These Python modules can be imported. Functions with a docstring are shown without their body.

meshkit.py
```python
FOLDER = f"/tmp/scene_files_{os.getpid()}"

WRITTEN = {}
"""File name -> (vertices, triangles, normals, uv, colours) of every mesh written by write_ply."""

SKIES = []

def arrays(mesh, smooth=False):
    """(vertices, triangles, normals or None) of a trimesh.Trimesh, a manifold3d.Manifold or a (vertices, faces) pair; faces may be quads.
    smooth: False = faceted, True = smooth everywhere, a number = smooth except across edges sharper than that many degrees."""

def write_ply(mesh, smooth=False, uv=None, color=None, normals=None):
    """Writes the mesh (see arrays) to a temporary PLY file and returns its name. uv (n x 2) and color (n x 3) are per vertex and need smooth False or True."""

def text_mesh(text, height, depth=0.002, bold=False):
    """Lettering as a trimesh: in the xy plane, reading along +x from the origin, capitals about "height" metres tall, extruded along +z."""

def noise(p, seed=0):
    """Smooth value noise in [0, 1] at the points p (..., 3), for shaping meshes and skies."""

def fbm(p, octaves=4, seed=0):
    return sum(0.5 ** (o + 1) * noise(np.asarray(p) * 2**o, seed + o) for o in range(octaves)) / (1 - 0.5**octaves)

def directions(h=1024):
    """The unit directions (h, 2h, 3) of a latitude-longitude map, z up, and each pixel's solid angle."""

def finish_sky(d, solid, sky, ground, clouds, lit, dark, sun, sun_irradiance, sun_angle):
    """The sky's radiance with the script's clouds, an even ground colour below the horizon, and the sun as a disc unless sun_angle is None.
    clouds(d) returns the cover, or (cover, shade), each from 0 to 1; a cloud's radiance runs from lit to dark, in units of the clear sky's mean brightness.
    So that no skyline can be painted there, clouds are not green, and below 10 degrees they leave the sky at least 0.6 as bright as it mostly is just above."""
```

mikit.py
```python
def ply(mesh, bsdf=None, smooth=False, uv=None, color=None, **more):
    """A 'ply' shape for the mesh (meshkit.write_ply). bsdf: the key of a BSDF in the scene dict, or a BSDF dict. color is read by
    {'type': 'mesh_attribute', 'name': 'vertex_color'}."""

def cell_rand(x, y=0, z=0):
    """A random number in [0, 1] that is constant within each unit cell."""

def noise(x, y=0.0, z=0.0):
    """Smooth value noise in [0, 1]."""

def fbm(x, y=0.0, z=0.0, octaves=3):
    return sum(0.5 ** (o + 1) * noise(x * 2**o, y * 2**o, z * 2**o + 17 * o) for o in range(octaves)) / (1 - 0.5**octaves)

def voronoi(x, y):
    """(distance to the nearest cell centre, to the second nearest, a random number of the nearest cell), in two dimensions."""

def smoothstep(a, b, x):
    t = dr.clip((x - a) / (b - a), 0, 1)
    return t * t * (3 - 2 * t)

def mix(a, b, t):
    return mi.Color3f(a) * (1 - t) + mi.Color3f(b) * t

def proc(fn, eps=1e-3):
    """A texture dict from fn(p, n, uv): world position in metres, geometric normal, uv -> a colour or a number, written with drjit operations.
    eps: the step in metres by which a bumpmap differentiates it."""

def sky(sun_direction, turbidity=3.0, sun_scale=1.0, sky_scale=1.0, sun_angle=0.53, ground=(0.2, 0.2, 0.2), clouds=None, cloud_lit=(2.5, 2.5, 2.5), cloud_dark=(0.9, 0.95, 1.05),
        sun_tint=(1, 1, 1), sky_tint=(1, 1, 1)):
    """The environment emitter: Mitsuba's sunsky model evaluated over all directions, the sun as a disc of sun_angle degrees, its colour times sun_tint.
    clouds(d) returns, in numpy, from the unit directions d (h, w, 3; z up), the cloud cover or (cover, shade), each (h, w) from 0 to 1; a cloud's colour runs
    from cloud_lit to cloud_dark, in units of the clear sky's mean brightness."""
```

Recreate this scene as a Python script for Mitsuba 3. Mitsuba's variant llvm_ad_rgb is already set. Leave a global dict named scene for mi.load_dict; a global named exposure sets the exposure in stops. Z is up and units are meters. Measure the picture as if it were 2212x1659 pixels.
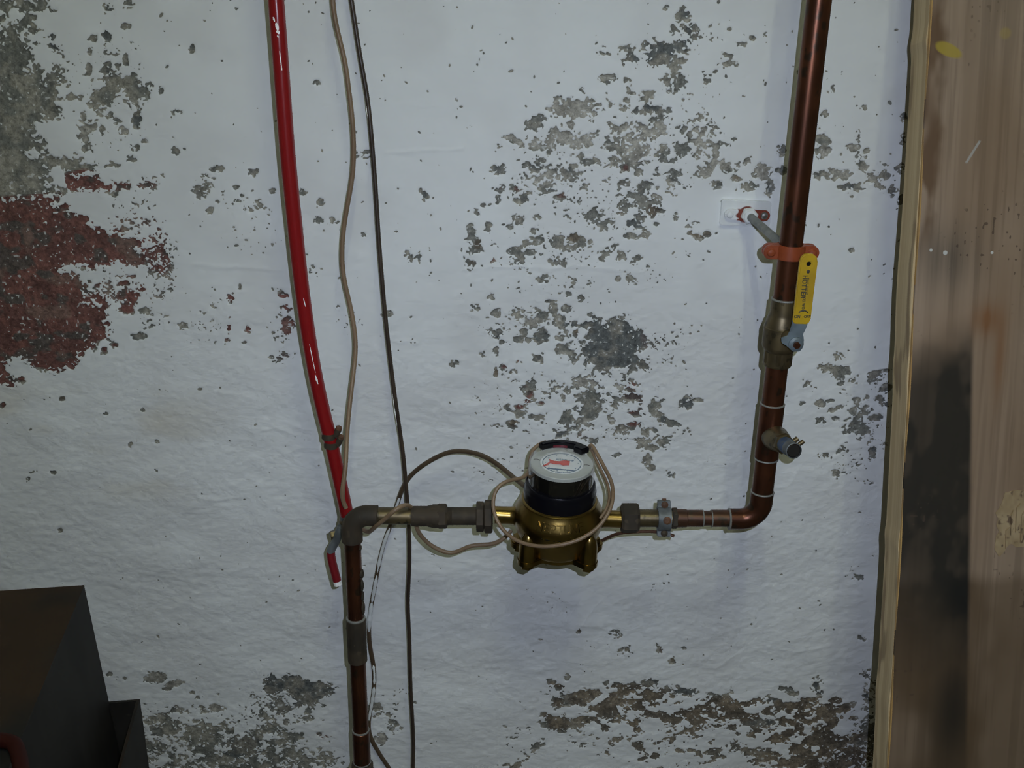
import math, random
import numpy as np
import trimesh
import drjit as dr
import mitsuba as mi
import mikit, meshkit
import shapely
from shapely.geometry import Polygon, Point, box as sbox
from shapely.ops import unary_union
from scipy import ndimage
from scipy.interpolate import CubicSpline, PchipInterpolator

T = mi.ScalarTransform4f
scene, labels = {}, {}

# ------------------------------------------------------------------ camera, lamps, exposure
F, PITCH, ROLL = 2350.0, math.radians(21.0), math.radians(0.6)
EYE = np.array([0.0, -1.41, 1.5])
cP, sP = math.cos(PITCH), math.sin(PITCH)
UP = -math.sin(ROLL) * np.array([1.0, 0, 0]) + math.cos(ROLL) * np.array([0, sP, cP])
scene['camera'] = {'type': 'perspective', 'fov': 2 * math.degrees(math.atan(1106.0 / F)), 'fov_axis': 'x', 'near_clip': 0.02, 'far_clip': 50.0,
                   'to_world': T().look_at(origin=EYE.tolist(), target=(EYE + np.array([0, cP, -sP])).tolist(), up=UP.tolist())}
exposure = 0.18
# the camera's own flash, a small lamp to the upper right of the lens (cool white)
FLASH = EYE + np.array([0.036, 0.0, 0.034])
scene['camera_flash'] = {'type': 'spot', 'to_world': T().look_at(origin=FLASH.tolist(), target=(EYE + 2 * np.array([0.05, cP, -sP - 0.08])).tolist(), up=[0, 0, 1]),
                         'intensity': {'type': 'rgb', 'value': [1.74, 1.93, 2.42]}, 'cutoff_angle': 56.0, 'beam_width': 14.0}
TUBE_RADIANCE = [84.0, 88.0, 60.0]          # the twin fluorescent tubes under the ceiling, warm beside the flash


def ray(x, y):
    dx, dy = (x - 1106.0) / F, (y - 829.5) / F
    bx = dx * math.cos(ROLL) + dy * math.sin(ROLL)
    by = -dx * math.sin(ROLL) + dy * math.cos(ROLL)
    return np.array([bx, cP - by * sP, -sP - by * cP])


def at(x, y, Y):
    """The point at distance -Y before the wall that the photograph shows at pixel x, y."""
    d = ray(x, y)
    return EYE + d * ((Y - EYE[1]) / d[1])


def fl_(v):
    return float(v)


def mpp(x, y, Y):
    """Metres per pixel there."""
    d = ray(x, y)
    return (Y - EYE[1]) / d[1] / F


def pts(seq):
    return np.array([at(*p) for p in seq])


# ------------------------------------------------------------------ helpers
used = {}


def numbered(name):
    n = used.get(name, -1) + 1
    used[name] = n
    return name if n == 0 else f'{name}_{n:03d}'


def obj(name, mesh, bsdf, parent=None, smooth=35, uv=None, **more):
    key = numbered(f'{parent}__{name}' if parent else name)
    scene[key] = mikit.ply(mesh, 'mat_' + bsdf, smooth=smooth, uv=uv, **more)
    return key


def tag(key, label, cat=None, group=None, kind=None):
    d = {'label': label}
    if cat: d['category'] = cat
    if group: d['group'] = group
    if kind: d['kind'] = kind
    labels[key] = d
    return key


def thing(name, label, cat, group=None):
    return tag(numbered(name), label, cat, group)


def cat_(*m):
    return trimesh.util.concatenate([x for x in m])


def frame(d):
    d = np.asarray(d, float) / np.linalg.norm(d)
    a = np.cross(d, [0, 0, 1.0]) if abs(d[2]) < 0.9 else np.cross(d, [1.0, 0, 0])
    a /= np.linalg.norm(a)
    return a, np.cross(d, a), d


def lathe(profile, origin, axis, sides=40, phase=0.0):
    """profile: (radius, height) pairs along axis from origin; ends are closed to the axis."""
    a, b, d = frame(axis)
    prof = [(0.0, profile[0][1])] + list(profile) + [(0.0, profile[-1][1])] if profile[0][0] > 0 else list(profile)
    ang = np.arange(sides) * 2 * np.pi / sides + phase
    ring = np.cos(ang)[:, None] * a + np.sin(ang)[:, None] * b
    v = np.concatenate([np.asarray(origin) + ring * r + d * h for r, h in prof])
    n, f = len(prof), []
    for i in range(n - 1):
        for j in range(sides):
            p, q = i * sides + j, i * sides + (j + 1) % sides
            f += [[p, q, q + sides], [p, q + sides, p + sides]]
    m = trimesh.Trimesh(v, np.array(f), process=False)
    m.merge_vertices(); m.update_faces(m.nondegenerate_faces()); m.remove_unreferenced_vertices()
    m.fix_normals()
    return m


def cyl(p0, p1, r, sides=32, bevel=None, r1=None):
    p0, p1 = np.asarray(p0, float), np.asarray(p1, float)
    L = np.linalg.norm(p1 - p0)
    r1 = r if r1 is None else r1
    c = min(r * 0.12, L * 0.2) if bevel is None else bevel
    return lathe([(r - c, 0), (r, c), (r1, L - c), (r1 - c, L)], p0, p1 - p0, sides)


def hexnut(p0, p1, r, phase=0.26):
    p0, p1 = np.asarray(p0, float), np.asarray(p1, float)
    L = np.linalg.norm(p1 - p0)
    return lathe([(r * 0.88, 0), (r, L * 0.14), (r, L * 0.86), (r * 0.88, L)], p0, p1 - p0, 6, phase)


def spline(p, n=120):
    p = np.asarray(p, float)
    s = np.concatenate([[0], np.cumsum(np.linalg.norm(np.diff(p, axis=0), axis=1))])
    return CubicSpline(s, p)(np.linspace(0, s[-1], n))


def sweep(path, radius, sides=14, scale=None):
    """A round (or flattened) tube along a path with rounded-off ends."""
    p = np.asarray(path, float)
    r = np.broadcast_to(np.asarray(radius, float), (len(p),))
    t = np.gradient(p, axis=0)
    t /= np.linalg.norm(t, axis=1, keepdims=True)
    a = frame(t[0])[0]
    rings = []
    ang = np.arange(sides) * 2 * np.pi / sides
    for i in range(len(p)):
        a = a - t[i] * np.dot(a, t[i]); a /= np.linalg.norm(a)
        b = np.cross(t[i], a)
        rings.append(p[i] + r[i] * (np.cos(ang)[:, None] * a + np.sin(ang)[:, None] * b))
    v = np.concatenate(rings + [[p[0] - t[0] * r[0] * 0.3], [p[-1] + t[-1] * r[-1] * 0.3]])
    f, n = [], len(p)
    for i in range(n - 1):
        for j in range(sides):
            q, w = i * sides + j, i * sides + (j + 1) % sides
            f += [[q, w, w + sides], [q, w + sides, q + sides]]
    for j in range(sides):
        f += [[n * sides, (j + 1) % sides, j], [n * sides + 1, (n - 1) * sides + j, (n - 1) * sides + (j + 1) % sides]]
    m = trimesh.Trimesh(v, np.array(f), process=False)
    m.fix_normals()
    return m


def plate(poly, thick, origin, ex, ey, bevel=0.0):
    """An outline in the plane (ex, ey) at origin, made thick towards ex x ey."""
    ex, ey = np.asarray(ex, float), np.asarray(ey, float)
    ez = np.cross(ex, ey)
    if bevel:
        lo = trimesh.creation.extrude_polygon(poly.buffer(-bevel), thick, engine='earcut')
        hi = trimesh.creation.extrude_polygon(poly, thick - 2 * bevel, engine='earcut')
        hi.apply_translation([0, 0, bevel])
        m = cat_(lo, hi)
    else:
        m = trimesh.creation.extrude_polygon(poly, thick, engine='earcut')
    M = np.eye(4); M[:3, 0], M[:3, 1], M[:3, 2], M[:3, 3] = ex, ey, ez, origin
    m.apply_transform(M)
    return m


def hexa(c8):
    """A solid from its eight corners: four of the bottom, then four of the top, both in order."""
    f = [[0, 3, 2, 1], [4, 5, 6, 7], [0, 1, 5, 4], [1, 2, 6, 5], [2, 3, 7, 6], [3, 0, 4, 7]]
    v, f = np.array(c8, float), np.array(f)
    m = trimesh.Trimesh(v, np.vstack([f[:, [0, 1, 2]], f[:, [0, 2, 3]]]), process=False)
    m.fix_normals()
    return m


def boxm(lo, hi):
    lo, hi = np.array(lo, float), np.array(hi, float)
    m = trimesh.creation.box(extents=hi - lo)
    m.apply_translation((lo + hi) / 2)
    return m


# ------------------------------------------------------------------ plain materials
def principled(name, color, rough=0.5, metallic=0.0, **kw):
    tex = color if isinstance(color, dict) else {'type': 'rgb', 'value': list(color)}
    scene['mat_' + name] = {'type': 'twosided', 'bsdf': {'type': 'principled', 'base_color': tex, 'roughness': rough, 'metallic': metallic, **kw}}
    return name


def mottled(c0, c1, freq, c2=None, spots=0.0):
    def fn(p, n, uv):
        k = mikit.fbm(p.x * freq, p.y * freq, p.z * freq * 0.6, 3)
        c = mikit.mix(c0, c1, mikit.smoothstep(0.3, 0.7, k))
        if c2 is not None:
            s = mikit.fbm(p.x * freq * 2.3 + 31, p.y * freq * 2.3, p.z * freq * 1.4, 3)
            c = mikit.mix(c, c2, mikit.smoothstep(0.62 - spots, 0.75 - spots, s))
        return c
    return mikit.proc(fn)


principled('copper', mottled((0.125, 0.046, 0.024), (0.080, 0.031, 0.018), 45, (0.05, 0.030, 0.02), 0.02), 0.33, 0.8)
principled('old_copper', mottled((0.120, 0.058, 0.034), (0.075, 0.038, 0.025), 50, (0.055, 0.04, 0.027), 0.05), 0.42, 0.7)
principled('bronze', mottled((0.050, 0.038, 0.026), (0.030, 0.025, 0.019), 60, (0.06, 0.046, 0.030), 0.02), 0.68, 0.1, specular=0.3)
principled('old_brass', mottled((0.150, 0.115, 0.060), (0.092, 0.072, 0.040), 70, (0.055, 0.046, 0.028), 0.02), 0.40, 0.7)
principled('meter_brass', mottled((0.29, 0.200, 0.065), (0.21, 0.142, 0.045), 60), 0.27, 1.0)
principled('solder', (0.20, 0.205, 0.19), 0.5, 0.2)
principled('zinc', mottled((0.135, 0.150, 0.160), (0.080, 0.090, 0.095), 80), 0.5, 0.3)
principled('steel_bolt', (0.30, 0.30, 0.29), 0.35, 0.9)
principled('rod_steel', mottled((0.27, 0.28, 0.26), (0.18, 0.19, 0.18), 60), 0.5, 0.6)
principled('rust', mottled((0.12, 0.055, 0.028), (0.075, 0.040, 0.024), 120), 0.7, 0.1)
principled('red_oxide', mottled((0.225, 0.048, 0.016), (0.155, 0.034, 0.013), 40), 0.38, 0.0)
principled('red_hose', (0.215, 0.008, 0.010), 0.24, 0.0, specular=0.5)
principled('red_grip', (0.16, 0.008, 0.013), 0.4)
principled('dark_red', (0.022, 0.004, 0.003), 0.6, specular=0.1)
principled('white_paint', mottled((0.70, 0.73, 0.74), (0.60, 0.63, 0.64), 40), 0.5)
principled('splash_white', (0.85, 0.86, 0.84), 0.35)
principled('yellow_grip', mottled((0.44, 0.285, 0.010), (0.36, 0.225, 0.012), 50, (0.22, 0.14, 0.015), -0.04), 0.4)
principled('black_ink', (0.035, 0.03, 0.02), 0.6)
principled('grey_arm', mottled((0.130, 0.165, 0.190), (0.090, 0.115, 0.130), 80), 0.5, 0.15)
principled('black_plastic', (0.0035, 0.0035, 0.006), 0.22, specular=0.25)
principled('dull_black', (0.0045, 0.004, 0.0035), 0.6, specular=0.1)
principled('dial_case', (0.40, 0.42, 0.40), 0.5)
principled('dial_white', (0.66, 0.69, 0.70), 0.5)
principled('dial_blue', (0.04, 0.09, 0.16), 0.5)
principled('dark_red_label', (0.16, 0.012, 0.025), 0.4)
principled('dial_red', (0.55, 0.05, 0.03), 0.45)
principled('tan_cable', mottled((0.215, 0.148, 0.090), (0.165, 0.110, 0.066), 40), 0.45)
principled('brown_cable', mottled((0.058, 0.038, 0.022), (0.078, 0.054, 0.032), 40), 0.45)
principled('dark_cable', mottled((0.030, 0.021, 0.015), (0.045, 0.032, 0.022), 45), 0.4)
principled('blue_tape', mottled((0.020, 0.045, 0.105), (0.06, 0.072, 0.075), 160), 0.5)
principled('copper_wire', (0.12, 0.060, 0.035), 0.5, 0.5)
scene['mat_clear_glass'] = {'type': 'thindielectric', 'int_ior': 1.45}

# ------------------------------------------------------------------ the wall: plaster, paint and where the paint has come off
# Wall grid in metres (x along the wall, z up), 0.75 mm cells. Patches are outlines and ellipses of lost paint, given by where they lie on the wall.
WX0, WX1, WZ0, WZ1, CELL = -0.92, 0.86, 0.22, 1.62, 0.00075
NX, NZ = int(round((WX1 - WX0) / CELL)), int(round((WZ1 - WZ0) / CELL))
rng = np.random.default_rng(5)


def rough_field(wave_x, wave_z, seed):
    g = np.random.default_rng(seed)
    nx, nz = int((WX1 - WX0) / wave_x) + 4, int((WZ1 - WZ0) / wave_z) + 4
    small = g.standard_normal((nz, nx)).astype(np.float32)
    zz, xx = np.meshgrid(np.arange(NZ) * CELL / wave_z + 1, np.arange(NX) * CELL / wave_x + 1, indexing='ij')
    return ndimage.map_coordinates(small, [zz, xx], order=2, mode='reflect')


def layered(parts):
    s = sum(w * rough_field(a, b, sd) for a, b, w, sd in parts)
    return (s - s.mean()) / s.std()


N_COARSE = layered([(0.020, 0.016, 0.45, 1), (0.0095, 0.0080, 0.80, 2), (0.0054, 0.0044, 0.95, 3), (0.0030, 0.0025, 0.95, 4), (0.0017, 0.0015, 0.65, 14)])
N_FINE = layered([(0.009, 0.008, 0.5, 5), (0.0040, 0.0034, 0.9, 6), (0.0022, 0.0019, 0.9, 7), (0.0013, 0.0012, 0.4, 15)])
N_FLAKE = layered([(0.040, 0.022, 0.45, 8), (0.017, 0.0115, 1.0, 9), (0.0085, 0.0065, 0.85, 10), (0.0036, 0.0028, 0.5, 11), (0.0018, 0.0016, 0.3, 12)])

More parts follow.
